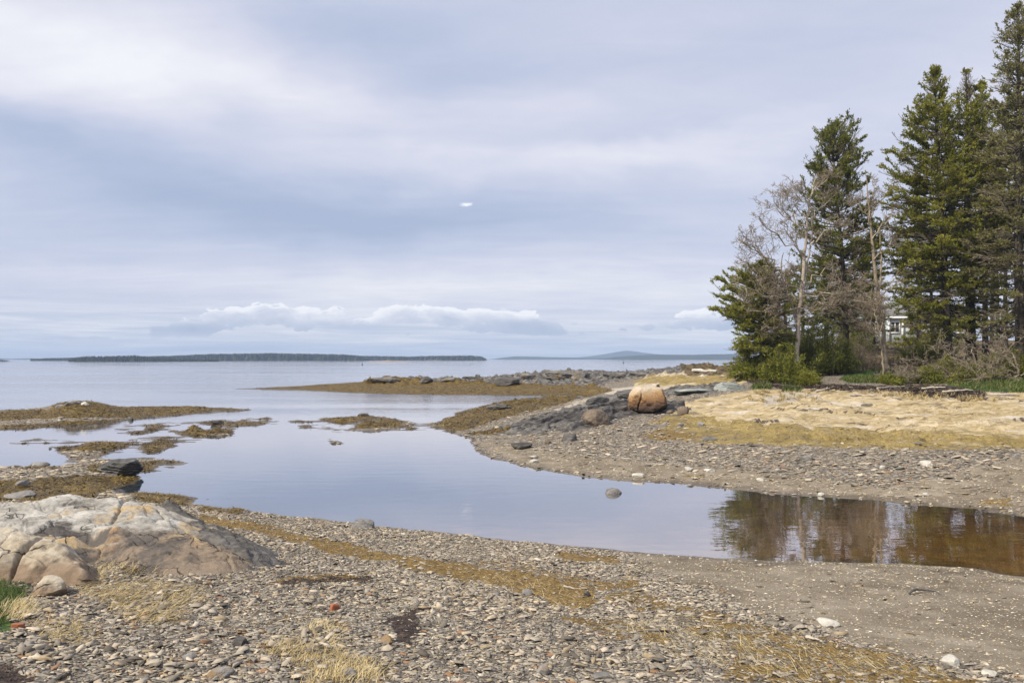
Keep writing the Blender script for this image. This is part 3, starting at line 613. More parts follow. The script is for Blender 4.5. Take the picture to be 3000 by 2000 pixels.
def rock(name, u, v, wpx, hpx, label, mat, seed, depth=.8, yaw=0.0, tilt=0.0, sink=.25, at=None, cat='rock', group=None, **kw):
    x, y, z = at if at else hit(u, v)
    z = max(z, -.02) if at is None else z
    w = wpx * y / F; h = hpx * y / F
    V, Fc = rock_shape((w * 1.06, w * depth, h * (1 + sink) * 1.15), seed, **kw)
    ct, st = math.cos(tilt), math.sin(tilt); V = V @ np.array([[ct, 0, -st], [0, 1, 0], [st, 0, ct]])
    ca, sa = math.cos(yaw), math.sin(yaw); V = V @ np.array([[ca, sa, 0], [-sa, ca, 0], [0, 0, 1]])
    V[:, 2] += h - V[:, 2].max()
    return obj(name, mesh(name, V, Fc, mat, None, True), loc=(x, y + w * depth * .3, z), label=label, cat=cat, group=group)

# ---- the pale ledge in the left foreground and the cleft boulder before it (surveyed heights)
def surveyed(name, pts, res, mat, label, pad, ground, disp, seed, cat='rock'):
    A = np.array([PD(*q) for q in pts]); G = np.array(ground)
    C = np.concatenate([A, G]); x, y = C[:, 0], C[:, 1]
    Kk = np.sqrt((x[:, None] - x[None]) ** 2 + (y[:, None] - y[None]) ** 2 + .06 ** 2)
    n = len(C); Mx = np.zeros((n + 1, n + 1)); Mx[:n, :n] = Kk; Mx[:n, n] = 1; Mx[n, :n] = 1
    so_ = np.linalg.solve(Mx, np.r_[C[:, 2], 0])
    gx = np.arange(x.min() - pad, x.max() + pad, res); gy = np.arange(y.min() - pad, y.max() + pad, res)
    X, Y = np.meshgrid(gx, gy); sh = X.shape
    q = np.stack([X.ravel(), Y.ravel()], 1); Z = np.empty(len(q))
    for i in range(0, len(q), 20000):
        a = q[i:i + 20000]; Z[i:i + 20000] = np.sqrt((a[:, :1] - x) ** 2 + (a[:, 1:] - y) ** 2 + .06 ** 2) @ so_[:n] + so_[n]
    g = gz(q[:, 0], q[:, 1]); over = Z - g
    D = disp(q[:, 0], q[:, 1], Z) * sstep(-.05, .15, over)
    # edges dive below the beach
    ex = np.minimum(np.minimum(q[:, 0] - gx[0], gx[-1] - q[:, 0]), np.minimum(q[:, 1] - gy[0], gy[-1] - q[:, 1]))
    Z = Z + D; Z = np.where(ex < .15, np.minimum(Z, g - .06), Z)
    nc_ = sh[1]; i2 = np.arange(sh[0] - 1)[:, None] * nc_ + np.arange(nc_ - 1)[None]
    Fc = np.stack([i2, i2 + 1, i2 + nc_ + 1, i2 + nc_], -1).reshape(-1, 4)
    keep_ = (Z - g)[Fc].max(1) > -.05; Fc = Fc[keep_]
    used = np.unique(Fc); mp = np.zeros(len(q), int); mp[used] = np.arange(len(used))
    jit = .35 * res
    V = np.stack([q[:, 0], q[:, 1], Z], 1)[used]; o0 = V[:, :].mean(0); o0[2] = V[:, 2].min()
    return obj(name, mesh(name, V - o0, mp[Fc], mat, None, True), loc=o0, label=label, cat=cat)
def ledge_disp(x, y, z):
    w = .25 * fbm(x * .9, y * .9, 3, 3)
    s = (y * .55 + x * .33 + w) * 3.2; saw = s - np.floor(s)
    s2 = (y * .9 - x * .5 + .6 * w) * 1.35; ck = np.abs(s2 - np.round(s2))
    s3 = (x * 1.0 + y * .35 + .5 * w + 3) * .62; ck3 = np.abs(s3 - np.round(s3))
    r = ridged(x * 1.8, y * 3.2, 2, 4)
    d = .06 * fbm(x * 1.3, y * 2.2, 1, 4) + .022 * (saw - .5) + .018 * (r - .7) + .008 * fbm(x * 11, y * 15, 4, 3)
    wx_, wy_ = .22 * fbm(x * 1.2, y * 1.2, 6, 3), .22 * fbm(x * 1.2 + 5, y * 1.2, 6, 3)
    for sc_, am in ((1.15, .060), (2.9, .026)):
        f1, f21, rr, ox, oy = cells((x * .8 + y * .25 + wx_) * sc_, (y * 1.5 - x * .3 + wy_) * sc_, int(sc_ * 3)); d = d + am * (rr - .5) + am * 1.2 * ox * (rr - .4) / sc_ + am * 1.4 * oy * (.5 - rr) / sc_ - am * .9 * np.exp(-(f21 / (.035 * sc_ ** .3)) ** 2) * (rr > .3)
    d = d - .045 * np.exp(-(ck / .012) ** 2) * sstep(-.1, .25, pn(x * 1.1, y * 1.1, 5) + .1) - .055 * np.exp(-(ck3 / .014) ** 2) * sstep(-.2, .2, pn(x * .8 + 9, y * .8, 5))
    return d
surveyed('pale_rock_ledge', [(-420,1494,9.6),(-420,1560,8.6),(-200,1492,9.8),(0,1486,9.8),(130,1473,9.9),(160,1467,10),(250,1464,10),(350,1470,9.9),(440,1486,9.7),(475,1506,9.5),(540,1552,9.1),(620,1590,8.7),(690,1632,8.4),
    (0,1540,8.8),(100,1530,8.95),(200,1520,9.15),(300,1518,9.2),(400,1523,9.15),(150,1575,8.45),(230,1586,8.42),(262,1596,8.38),(330,1560,8.7),(400,1545,8.95),(470,1550,8.85),(520,1575,8.7),
    (240,1622,8.48),(330,1618,8.35),(395,1580,8.75),(450,1578,8.65),(560,1604,8.5),(500,1622,8.3),(600,1640,8.2),(640,1650,8.05),(560,1655,8.02),(450,1646,8.1),(380,1658,8.0),(290,1655,8.1)], .014, M_OUT,
    'large pale grey and rust stained rock ledge sloping into the shingle, left foreground', .5,
    [(-7.5,11.4,.2),(-6.2,11.2,.3),(-5,11.2,.3),(-4,11,.3),(-3.2,10.4,.3),(-2.6,9.6,.3),(-2.35,8.6,.4),(-2.5,7.8,.5),(-3.2,7.6,.5),(-4.2,7.7,.5)], ledge_disp, 1)
def front_disp(x, y, z):
    ck = np.abs(x + 4.55 + .05 * pn(y * 3, x * 3, 2) + .12 * (y - 7.3))
    w = pn(x * 2, y * 2, z * 3)
    s = (z * 6 + x * .8 + .5 * w); saw = s - np.floor(s)
    f1, f21, rr, ox, oy = cells(x * 2.1 + .2 * w, (y + z) * 2.4 + .2 * w, 4)
    return .045 * (rr - .5) + .05 * ox * (rr - .5) - .03 * np.exp(-(f21 / .04) ** 2) * (rr > .45) + .05 * fbm(x * 2.2, y * 2.2, z * 2.2, 4) + .02 * (ridged(x * 3, y * 3, z * 4, 3) - .7) + .012 * (saw - .5) - .10 * np.exp(-(ck / .02) ** 2) + .006 * fbm(x * 14, y * 14, z * 14, 2)
surveyed('cleft_boulder', [(-500,1560,7.9),(-300,1548,7.95),(-120,1545,8.0),(0,1546,7.95),(60,1550,7.9),(150,1580,7.75),(215,1622,7.6),(250,1658,7.48),(265,1682,7.36),
    (-100,1630,7.4),(0,1625,7.42),(60,1628,7.42),(100,1634,7.4),(180,1640,7.38),(235,1655,7.34),(-100,1650,7.28),(0,1645,7.3),(100,1655,7.26),(200,1662,7.25),(250,1672,7.26),
    (-100,1705,7.2),(0,1706,7.2),(100,1703,7.2),(200,1701,7.2),(262,1697,7.24),(-400,1705,7.2),(-400,1640,7.35)], .011, M_FRONT,
    'brown and grey boulder with a vertical cleft, at the left edge beside the green grass', .25,
    [(-5.6,8.5,.55),(-5,8.45,.55),(-4.5,8.35,.5),(-4.1,8.1,.5),(-3.75,7.75,.45),(-3.68,7.35,.45),(-4.2,7.0,.55),(-4.8,6.95,.55)], front_disp, 2)
def strip_disp(x, y, z):
    s = (y * .75 + x * .5 + .12 * fbm(x * 2, y * 2, 1, 3)) * 7; saw = s - np.floor(s)
    return .05 * (saw - .5) + .05 * fbm(x * 2, y * 2.5, 1, 4) + .02 * fbm(x * 9, y * 9, 2, 3)
surveyed('dark_slate_strip', [(475,1482,10.2),(500,1490,10.3),(540,1505,10.2),(590,1530,9.9),(640,1560,9.5),(690,1590,9.1),(735,1612,8.75),(470,1510,9.9),(520,1540,9.5),(570,1570,9.1),(640,1602,8.8),(700,1622,8.55)], .016, M_SLATE,
    'dark layered slate strip running along the right side of the pale ledge', .3,
    [(-4.2,10.9,.3),(-3.6,10.8,.3),(-3.1,10.2,.35),(-2.6,9.3,.4),(-2.4,8.5,.45),(-4.6,10.3,.2),(-4.5,9.6,.2),(-4.2,9.0,.2),(-3.6,8.6,.2),(-3.1,8.3,.2)], strip_disp, 3)

# ---- big two-tone boulder across the pool
def big_boulder():
    x, y, z = hit(1904, 1213)
    V, Fc = rock_shape((1, 1, 1), 47, 9, .085, 0, 6, .88, 1.1, boxy=.55)
    V = V * 2
    V[:, 2] = np.where(V[:, 2] > 0, V[:, 2] * .96, V[:, 2])
    # level top, sloping left shoulder, undercut lower right, a vertical split
    for n_, d_, q_ in (((-.70, -.1, .71), 1.02, .9), ((.55, -.35, -.76), .90, .9), ((.05, -.05, 1.0), .90, .85), ((.9, .1, .43), 1.04, .8), ((-.75, -.3, -.58), 1.08, .8), ((.1, -.95, .3), .95, .8)):
        n_ = np.array(n_) / np.linalg.norm(n_); e = np.maximum(V @ n_ - d_, 0); V = V - n_ * (e * q_)[:, None]
    cx = -.56 + .05 * np.sin(V[:, 2] * 4) + .06 * V[:, 2]; ck = np.exp(-((V[:, 0] - cx) / .022) ** 2) * (V[:, 1] < .35)
    V[:, 1] += .26 * ck * sstep(.75, .2, V[:, 2])
    w, h = 110 * y / F, 80 * y / F
    V = V / 2 * np.array([w, w * .9, h * 1.16]); V[:, 2] += h - V[:, 2].max()
    m, t, b = material('orange_boulder_stone'); p = t.oc(); n = t.noise(p, 2.2, 8, .62, .3); f = t.noise(p, 17, 5, .7)
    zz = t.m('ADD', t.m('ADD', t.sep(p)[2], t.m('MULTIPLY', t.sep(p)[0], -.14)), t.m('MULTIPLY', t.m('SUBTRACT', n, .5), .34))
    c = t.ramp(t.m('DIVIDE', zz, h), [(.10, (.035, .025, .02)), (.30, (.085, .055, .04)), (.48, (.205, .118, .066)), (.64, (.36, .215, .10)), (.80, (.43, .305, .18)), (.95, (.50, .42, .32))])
    c = t.mix(t.ss(.42, .62, f), c, t.mix(1.0, c, (.72, .70, .68), 'MULTIPLY'))
    sx = t.m('ABSOLUTE', t.m('SUBTRACT', t.sep(p)[0], t.m('ADD', -.25 * w, t.m('MULTIPLY', t.sep(p)[2], .04))))
    finish(t, b, c, .85, .25, t.bump(t.m('ADD', n, t.m('MULTIPLY', f, .35)), .5, .05))
    o = obj('split_boulder', mesh('split_boulder', V, Fc, m, None, True), loc=(x, y + w * .3, z), label='tall orange and tan boulder with a dark vertical split, largest on the far beach', cat='boulder')
    o.rotation_euler = (0, 0, 0)
big_boulder()
rock('round_boulder', 1749, 1247, 84, 49, 'rounded smooth brown boulder resting at the foot of the dark slate ledge', M_BROWNR, 12, .8, .1, .12, .3, cuts=10, rough=.06, sub=6, dmin=.74, dmax=.95, boxy=.2)
rock('small_boulder', 2003, 1214, 38, 24, 'small round dark brown boulder just right of the orange split boulder', M_BROWNR, 13, .9, .3, 0, .3, cuts=4, rough=.05, dmin=.75)
rock('rust_stone', 1966, 1211, 24, 10, 'low rust coloured stone between the split boulder and the small dark boulder', M_BROWNR, 14, .9, .3, 0, .3, cuts=6, rough=.06)
rock('pointed_rock', 1931, 1143, 21, 18, 'small black pointed rock showing just behind the top of the orange boulder', M_WET, 15, .9, .5, 0, .4, cuts=8, rough=.06, dmin=.35, dmax=.8)
rock('ridge_rock', 1752, 1191, 64, 28, 'dark blocky slate rock on the crest of the slate ledge left of the split boulder', M_WET, 16, .7, .2, -.1, .3, cuts=9, rough=.06, strata=.06, boxy=.25)
rock('headland_boulder', 1486, 1130, 74, 25, 'dark angular boulder lying on the seaweed of the headland', M_SLATE, 17, .7, -.1, .06, .2, cuts=9, rough=.05, boxy=.3)
rock('headland_boulder', 1247, 1122, 40, 20, 'squat grey boulder on the headland crest, left of the dark angular boulder', M_SLATE, 18, .8, .1, 0, .2, cuts=8, rough=.05, boxy=.3)
def ledge_from(name, near, crest, back, mat, label, res, disp, cat='ledge'):
    pts, gr = [], []
    for u, v in near:
        x, y, z = hit(u, v); gr.append((x, y, z - .04))
    for u, v, d in crest: pts.append((u, v, d))
    for u, v, d in back:
        x, y, _ = PD(u, v, d); gr.append((x, y, float(gz(np.array([x]), np.array([y]))[0]) - .15))
    surveyed(name, pts, res, mat, label, .3, gr, disp, 5, cat)
def rough_disp(a):
    def f(x, y, z):
        w = fbm(x * .5, y * .5, 3, 3); s = (y * .8 + x * .42 + .35 * w) * 1.25; saw = s - np.floor(s); s2 = (y * .35 - x * .8 + .5 * w) * .8; ck = np.abs(s2 - np.round(s2))
        f1, f21, rr, ox, oy = cells(x * 1.1 + y * .5 + .3 * w, y * 1.5 - x * .5 + .3 * w, 6)
        return a * (1.1 * (rr - .5) + .9 * ox * (rr - .4) - .8 * np.exp(-(f21 / .05) ** 2) + .9 * (saw - .45) + .8 * (ridged(x * .9, y * 1.6, 2, 4) - .75) + .35 * fbm(x * 5, y * 6, 2, 3) - .7 * np.exp(-(ck / .03) ** 2))
    return f
def slant_disp(x, y, z):
    a, q = x * .64 + y * .77, x * .77 - y * .64; w = fbm(x * .6, y * .6, 3, 3)
    s = q * 1.5 + .35 * w + .05 * a; saw = s - np.floor(s); s2 = q * 4.3 + .5 * w; saw2 = s2 - np.floor(s2)
    f1, f21, rr, ox, oy = cells(a * .45 + .2 * w, q * 1.3 + .2 * w, 6)
    return .16 * (sstep(0, .75, saw) * (1 - sstep(.86, 1, saw)) - .5) + .05 * (saw2 - .5) + .20 * (rr - .5) - .10 * np.exp(-(f21 / .05) ** 2) + .03 * fbm(x * 5, y * 6, 2, 3)
dl = lambda u, v: hit(u, v)[1]
ledge_from('slate_ledge', [(1420,1272),(1480,1276),(1560,1275),(1640,1272),(1700,1262),(1760,1250),(1830,1228),(1880,1218)],
    [(1440,1264,dl(1440,1264)+.2),(1500,1255,dl(1500,1262)+.6),(1560,1243,dl(1560,1262)+.9),(1640,1226,dl(1640,1262)+1.5),(1700,1212,dl(1700,1255)+1.9),(1760,1198,dl(1760,1245)+2.3),(1830,1182,dl(1830,1226)+2.8),(1890,1172,dl(1880,1216)+3.5),(1560,1262,dl(1560,1268)+.3),(1660,1250,dl(1660,1266)+.5),(1760,1228,dl(1760,1248)+1.0),(1840,1206,dl(1840,1224)+1.2)],
    [(1480,1240,33),(1580,1215,33.5),(1680,1190,34.5),(1780,1170,35.5),(1880,1160,36.5),(1940,1165,36)], M_SLATE, 'long dark slate ledge sloping from the orange boulder down to the pool', .026, slant_disp)
ledge_from('inlet_ledge', [(1560,1180),(1600,1180),(1660,1180),(1720,1176)], [(1580,1165,46),(1620,1159,46.5),(1660,1158,46.5),(1700,1162,46),(1640,1168,45)], [(1560,1160,49),(1640,1150,50),(1730,1160,48)], M_SLATE, 'humped dark ledge by the inlet with seaweed along its left side', .04, rough_disp(.06))
rock('slate_hump', 1470, 1199, 80, 17, 'small dark ledge poking from the seaweed tongue near its left end', M_SLATE, 81, .7, .2, .05, .5, cuts=14, rough=.10, strata=.09, sub=6, dmin=.45, boxy=.2)
rock('slate_hump', 1850, 1172, 110, 30, 'rough slate hump behind the blocky rock at the ledge crest', M_SLATE, 82, .7, .2, .05, .5, cuts=14, rough=.10, strata=.09, sub=6, dmin=.45, boxy=.2)
for i, (u, v, w, h, yw, lab) in enumerate([(1120,1119,110,14,.1,'low sloping grey rock at the left end of the headland crest'), (1330,1118,80,11,.2,'low grey rock between the two headland boulders'), (1560,1108,70,14,.05,'broken grey rock right of the dark angular headland boulder'), (1640,1104,100,20,.0,'rugged grey rock at the highest point of the headland skyline'),
        (1705,1106,70,16,.3,'blocky grey rock just right of the headland high point'), (1800,1106,60,11,-.05,'low dark rock on the headland skyline beyond the split boulder'), (1880,1101,70,10,-.1,'dark rock on the headland skyline left of the driftwood log'), (1590,1124,60,8,.2,'small flat rock on the landward side of the headland'), (1400,1113,90,11,0,'long low rock left of the dark angular headland boulder')]):
    rock('headland_rock', u, v, w, h, lab, M_LEDGE, 60 + i, .6, yw, .06, .6, cuts=14, rough=.12, strata=.08, sub=6, dmin=.5, boxy=.35)
rock('greenish_ledge', 2140, 1144, 96, 24, 'pale greenish rock ledge beside the roots of the leaning cedar', M_GREEN, 31, .7, .1, .05, .4, cuts=10, rough=.07, sub=6)
rock('greenish_ledge', 2040, 1150, 130, 12, 'flat greenish slab right behind the orange split boulder', M_GREEN, 32, .6, .05, 0, .4, cuts=10, rough=.07, strata=.06)
rock('black_boulder', 340, 1388, 126, 44, 'black wet angular boulder among seaweed at the left edge of the pool', M_WET, 36, .8, .1, .07, .4, cuts=16, rough=.06, strata=.07, sub=6, dmin=.62, dmax=1.0, boxy=.7)
rock('flat_stone', 50, 1462, 84, 22, 'flat grey slab half hidden behind the pale ledge at the left edge', M_GREY, 22, .8, .1, .05, .3, cuts=9, rough=.06, strata=.05)
rock('pointed_stone', 62, 1424, 40, 17, 'small pointed grey stone on the seaweed near the left edge', M_GREY, 23, .8, .5, 0, .3, cuts=9, rough=.05, dmin=.45)
rock('flat_stone', 108, 1366, 60, 12, 'flat dark stone with weed at the tip of the left gravel spit', M_GREY, 28, .7, .0, 0, .4, cuts=7, rough=.06)
for i, (u, v, w, h, lab, mt) in enumerate([(207,1187,46,13,'grey rock crowning the seaweed mound on the far left islet', M_GREY), (247,1187,28,10,'tan rock beside the grey rock on the left islet mound', M_PALE), (172,1195,30,10,'low grey rock at the left foot of the islet mound', M_GREY), (381,1231,15,11,'tiny black rock on the gravel shore of the left islet', M_WET), (632,1243,40,12,'dark hump on the long weed bar in mid channel', M_SLATE), (1063,1218,34,8,'brown hump on the weed bar in mid pool', M_SLATE), (146,1315,8,6,'tiny black stone at the water edge of the weed patch', M_WET)]):
    rock('islet_rock', u, v, w, h, lab, mt, 100 + i, .8, .2, 0, .5, cuts=8, rough=.07)
rock('pool_rock', 1797, 1447, 54, 19, 'smooth grey domed rock standing alone in the still pool', M_GREY, 24, .8, .2, 0, 1.2, cuts=4, rough=.04, dmin=.7)
rock('shore_block', 1063, 1548, 54, 25, 'blocky grey stone standing on the near water line', M_GREY, 25, .8, -.25, .06, .3, cuts=6, rough=.05, boxy=.5)
rock('small_boulder', 132, 1743, 100, 47, 'small brown boulder in front of the cleft boulder by the green grass', M_FRONT, 26, .9, .1, .05, .25, cuts=7, rough=.06, boxy=.3, sub=6)
rock('brick_fragment', 981, 1785, 28, 17, 'broken red brick fragment on the shingle by the dark dried weed', M_BRICK, 27, .6, .6, .3, .2, cuts=3, rough=.03, boxy=.9, dmin=.8, cat='brick')
rock('brick_fragment', 49, 1838, 32, 13, 'flat orange red brick piece at the left edge below the green grass', M_BRICK, 29, .6, .1, .1, .2, cuts=3, rough=.03, boxy=.9, dmin=.8, cat='brick')
for i, (u, v, w, h, mt, lab) in enumerate([(2362,1349,42,15,M_GREY,'flat blue grey stone on the far gravel below the ochre weed'), (2720,1366,42,16,M_PALE,'pale rounded stone on the far beach towards the right edge'), (2588,1373,20,10,M_PALE,'small pale stone left of the pale rounded stone on the far beach'), (2020,1381,28,13,M_PALE,'pale squarish stone on the grey mud right across the pool'),
        (1528,1315,62,20,M_SLATE,'broad dark slab near the pool corner on the far gravel'), (1604,1300,22,15,M_BROWNR,'upright brown stone behind the broad dark slab'), (1665,1292,52,20,M_SLATE,'tilted blue grey slab in the middle of the far gravel'), (1872,1398,36,13,M_PALE,'pale pair of stones close above the far water line'), (1562,1343,34,8,M_PALE,'flat whitish stone just above the far water line'), (1566,1357,28,11,M_PALE,'pale flat stone lowest at the bend of the far water line'),
        (2228,1410,26,10,M_PALE,'small pale stone on the far mud above the tree reflection'), (1995,1250,18,11,M_GREY,'small dark stone on the ochre weed below the small dark boulder'), (2055,1247,22,12,M_GREY,'grey stone on the ochre weed, right one of two'), (2080,1290,44,9,M_GREY,'wide flat grey slab below the ochre weed'), (2080,1382,34,10,M_PALE,'long pale stone near the pale squarish stone'), (2025,1424,24,7,M_GREY,'thin grey stone lying right at the far water line'),
        (2408,1452,20,9,M_PALE,'small white stone on the far bank over the tree reflection'), (2715,1452,22,8,M_PALE,'little round stone on the smooth far mud at right'),
        (2433,1835,64,17,M_PALE,'long whitish stone at the edge of the near mud'), (2790,1950,66,24,M_PALE,'long pale stone on the near mud at lower right'), (2905,1982,44,14,M_PALE,'flat whitish stone nearest the lower right corner'), (1543,1742,42,11,M_GREY,'flat grey slab lying in the near golden weed strip'), (1722,1747,22,15,M_SLATE,'dark round stone at the right end of the golden weed strip'), (1455,1745,30,9,M_GREY,'thin grey slab left of the flat slab in the golden weed strip'),
        (640,1985,70,24,M_GREY,'large flat grey slab at the bottom edge'), (1020,1985,66,17,M_GREY,'long flat slab below the tall straw grass at the bottom edge'), (555,1935,44,22,M_GREY,'thick tan block on the left foreground shingle'), (1130,1885,46,20,M_GREY,'light angular slab beside the dark dried weed'), (1590,1972,46,17,M_GREY,'angular slab with a raised corner on the bottom centre shingle'), (1770,1990,62,16,M_GREY,'dark edged slab low on the bottom centre shingle'), (700,1890,60,20,M_SLATE,'dark blue grey slab right of the flattened straw')]):
    rock('beach_stone', u, v, w, h, lab, mt, 140 + i, .8, (i * 1.7) % 3.1, .12 * ((i % 3) - 1), .25, cuts=9, rough=.06, boxy=.2, sub=4, cat='stone')

# ------------------------------------------------------------------ shingle
def shale_material():
    m, t, b = material('shale'); r = t.attr('rnd'); ob = t.n('ShaderNodeObjectInfo').outputs['Random']
    k = t.m('FRACT', t.m('ADD', r, t.m('MULTIPLY', ob, 7.13)))
    k2 = t.m('FRACT', t.m('MULTIPLY', k, 37.7))
    c = t.ramp(k, [(0, (.085, .073, .060)), (.18, (.18, .16, .134)), (.5, (.295, .262, .218)), (.72, (.385, .34, .275)), (.86, (.45, .38, .285)), (1, (.53, .47, .385))])
    c = t.mix(t.ss(.982, .992, k2), c, (.25, .15, .09)); c = t.mix(t.ss(.16, .08, k2), c, (.31, .25, .165))
    n = t.noise(t.pos(), 34, 4, .7); c = t.mix(t.m('MULTIPLY', t.ss(.42, .62, n), .5), c, t.mix(1.0, c, (.62, .58, .52), 'MULTIPLY'))
    finish(t, b, c, .85, .3, t.bump(n, .5, .008)); return m
M_SHALE = shale_material()
rs = np.random.RandomState(5)
def chip(rs, n):
    ang = np.sort(rs.uniform(0, 2 * np.pi, n) * .35 + np.arange(n) * 2 * np.pi / n); rad = rs.uniform(.55, 1.15, n)
    asp = rs.uniform(.32, .72); x, y = np.cos(ang) * rad, np.sin(ang) * rad * asp
    th = rs.uniform(.06, .17); tilt = rs.normal(0, .07, 2)
    up = th * rs.uniform(.65, 1.1, n) + tilt[0] * x + tilt[1] * y
    bot = np.stack([x * 1.0, y * 1.0, np.full(n, -th * .6)], 1); top = np.stack([x * rs.uniform(.80, .98, n), y * rs.uniform(.80, .98, n), up], 1)
    cen = np.array([[x.mean() * .5 + rs.normal(0, .1), y.mean() * .5, up.mean() + rs.uniform(0, .10)]])
    V = np.concatenate([bot, top, cen]); Fc = []
    for i in range(n):
        j = (i + 1) % n; Fc += [(i, j, n + j), (i, n + j, n + i), (n + i, n + j, 2 * n)]
    return V, np.array(Fc)
CHIPS = [chip(rs, 6) for _ in range(36)]
def place_chips(x, y, z, size, rs, tilt=.20, zs=1.0, tone=None):
    n = len(x); Vt = np.stack([c[0] for c in CHIPS]); Ft = CHIPS[0][1]
    idx = rs.randint(0, len(CHIPS), n); V = Vt[idx] * size[:, None, None]; V[:, :, 2] *= zs
    yaw = rs.vonmises(.2, .9, n) + np.pi * rs.randint(0, 2, n); tx, ty = rs.normal(-.16, tilt, n), rs.normal(0, tilt, n)
    def rot(V, a, i, j):
        c, s = np.cos(a)[:, None], np.sin(a)[:, None]; A, B = V[:, :, i].copy(), V[:, :, j].copy(); V[:, :, i] = c * A - s * B; V[:, :, j] = s * A + c * B
    rot(V, yaw, 0, 1); rot(V, tx, 1, 2); rot(V, ty, 0, 2)
    V += np.stack([x, y, z], 1)[:, None, :]
    Fc = Ft[None] + (np.arange(n) * Vt.shape[1])[:, None, None]
    r = rs.uniform(0, 1, n) if tone is None else tone
    return V.reshape(-1, 3), Fc.reshape(-1, 3), np.repeat(r, Vt.shape[1]), idx, (yaw, tx, ty)
def mval(name, x, y): return hz(x, y)(MK[name])
# loose shingle of the near beach
N = 200000
y = np.sqrt(rs.uniform(4.0 ** 2, 15.5 ** 2, N)); x = rs.uniform(-1, 1, N) * (.66 * y + .7)
z = gz(x, y); mm = mval('mud', x, y); wd = np.maximum(mval('weed', x, y), np.maximum(.93 * sstep(.1, .85, mval('thin', x, y)), .9 * mval('wrack', x, y))); gr = mval('green', x, y)
clear = (x > 1.6) * np.clip((x - 1.6) / 3, 0, 1) * .35
keepp = (z > .015) & (rs.uniform(0, 1, N) > np.maximum(np.maximum(mm * (.965 - .05 * (pn(x * 1.3, y * 1.3, 4) > .1)), wd), np.maximum(gr, clear)))
x, y, z = x[keepp], y[keepp], z[keepp]
size = np.exp(rs.normal(math.log(.0190), .50, len(x)) + .35 * fbm(x * .7, y * .7, 5, 3)); size = np.clip(size, .008, .070) * (1 + .5 * sstep(-1, -4, x) * 0)
order = np.argsort(-(size / y)); vis = order[(np.abs(x[order]) < .62 * y[order]) & (H - z[order] < .39 * y[order])][:300]
mask_big = np.zeros(len(x), bool); mask_big[vis] = True
V, Fc, r, _, _ = place_chips(x[~mask_big], y[~mask_big], z[~mask_big] + .15 * size[~mask_big] * rs.uniform(0, 1.6, (~mask_big).sum()), size[~mask_big], rs)
obj('shale_shingle', mesh('shale_shingle', V, Fc, M_SHALE, {'rnd': r}), label='loose grey and tan shale shingle covering the near beach', cat='shingle', kind='stuff')
chip_me = [mesh('shale_stone', c[0], c[1], M_SHALE, {'rnd': np.zeros(len(c[0]))}) for c in CHIPS]
for i in np.nonzero(mask_big)[0]:
    u = U0 + F * x[i] / y[i]; v = V0 + F * (H - z[i]) / y[i]
    if v < 1760: g = 'shale slabs scattered between the golden weed strip and the water'; l = 'flat shale slab among shingle near the golden weed strip'
    elif u < 620: g = 'shale slabs around the straw grass at left'; l = 'flat shale slab on the shingle around the flattened straw grass at left'
    elif u < 1250: g = 'shale slabs around the tall straw and dried weed'; l = 'flat shale slab on the shingle by the tall straw grass and dark dried weed'
    elif u < 1950: g = 'shale slabs on the bottom centre shingle'; l = 'flat shale slab on the bottom centre shingle'
    else: g = 'shale slabs in the golden weed at lower right'; l = 'flat shale slab lying in the straw strewn weed at lower right'
    o = obj('shale_stone', chip_me[rs.randint(36)], loc=(x[i], y[i], z[i] + .3 * size[i]), label=l, cat='stone', group=g)
    o.scale = (size[i],) * 3; o.rotation_euler = (rs.normal(0, .2), rs.normal(0, .2), rs.uniform(0, 6.3))
# sparser gravel: across the pool, on the left spit and the islets
N = 90000
b_ = rs.uniform(math.log(12 + OFF), math.log(46 + OFF), N); a_ = rs.uniform(-.75, .75, N); x = a_ * np.exp(b_); y = np.exp(b_) - OFF
z = gz(x, y); bad = np.maximum.reduce([mval('weed', x, y), mval('tan', x, y) * .985, mval('rock', x, y), mval('ochre', x, y) * .86, mval('mud', x, y) * .74, mval('back', x, y), mval('green', x, y)])
kp = (z > .01) & (z < 1.25) & (rs.uniform(0, 1, N) > bad) & (y > 13) & ~((y < 16) & (x > -6) & (z > .0) & (x < 4))
x, y, z = x[kp], y[kp], z[kp]; size = np.clip(np.exp(rs.normal(math.log(.05), .5, len(x))), .02, .17)
V, Fc, r, _, _ = place_chips(x, y, z + .1 * size, size, rs, .14, .9)
obj('far_gravel', mesh('far_gravel', V, Fc, M_SHALE, {'rnd': r}), label='grey gravel and slabs strewn over the beach across the pool', cat='gravel', kind='stuff')
# pale shell bits and grit on the mud
M_SHELL, t_, b__ = material('shell_bits'); finish(t_, b__, t_.ramp(t_.attr('rnd'), [(0, (.12, .10, .08)), (.30, (.30, .25, .18)), (.55, (.52, .43, .24)), (.8, (.62, .56, .42)), (1, (.75, .72, .66))]), .7, .3)
N = 70000
b_ = rs.uniform(math.log(4.3 + OFF), math.log(26 + OFF), N); a_ = rs.uniform(-.2, .62, N); x = a_ * np.exp(b_); y = np.exp(b_) - OFF; z = gz(x, y)
kp = (z > .004) & (mval('mud', x, y) > .4); x, y, z = x[kp], y[kp], z[kp]
size = np.clip(np.exp(rs.normal(math.log(.0085), .55, len(x))), .004, .03) * np.clip(y / 9, .8, 2.0)
fl = np.array([P(*q) for q in smoothline(np.array([(2330,1640,0),(2430,1651,0),(2560,1655,0),(2700,1661,0),(2800,1669,0),(2890,1690,0),(3000,1702,0)], float), 60)[:, :2]]); k = rs.randint(0, 59, 1000); f = rs.uniform(0, 1, (1000, 1))
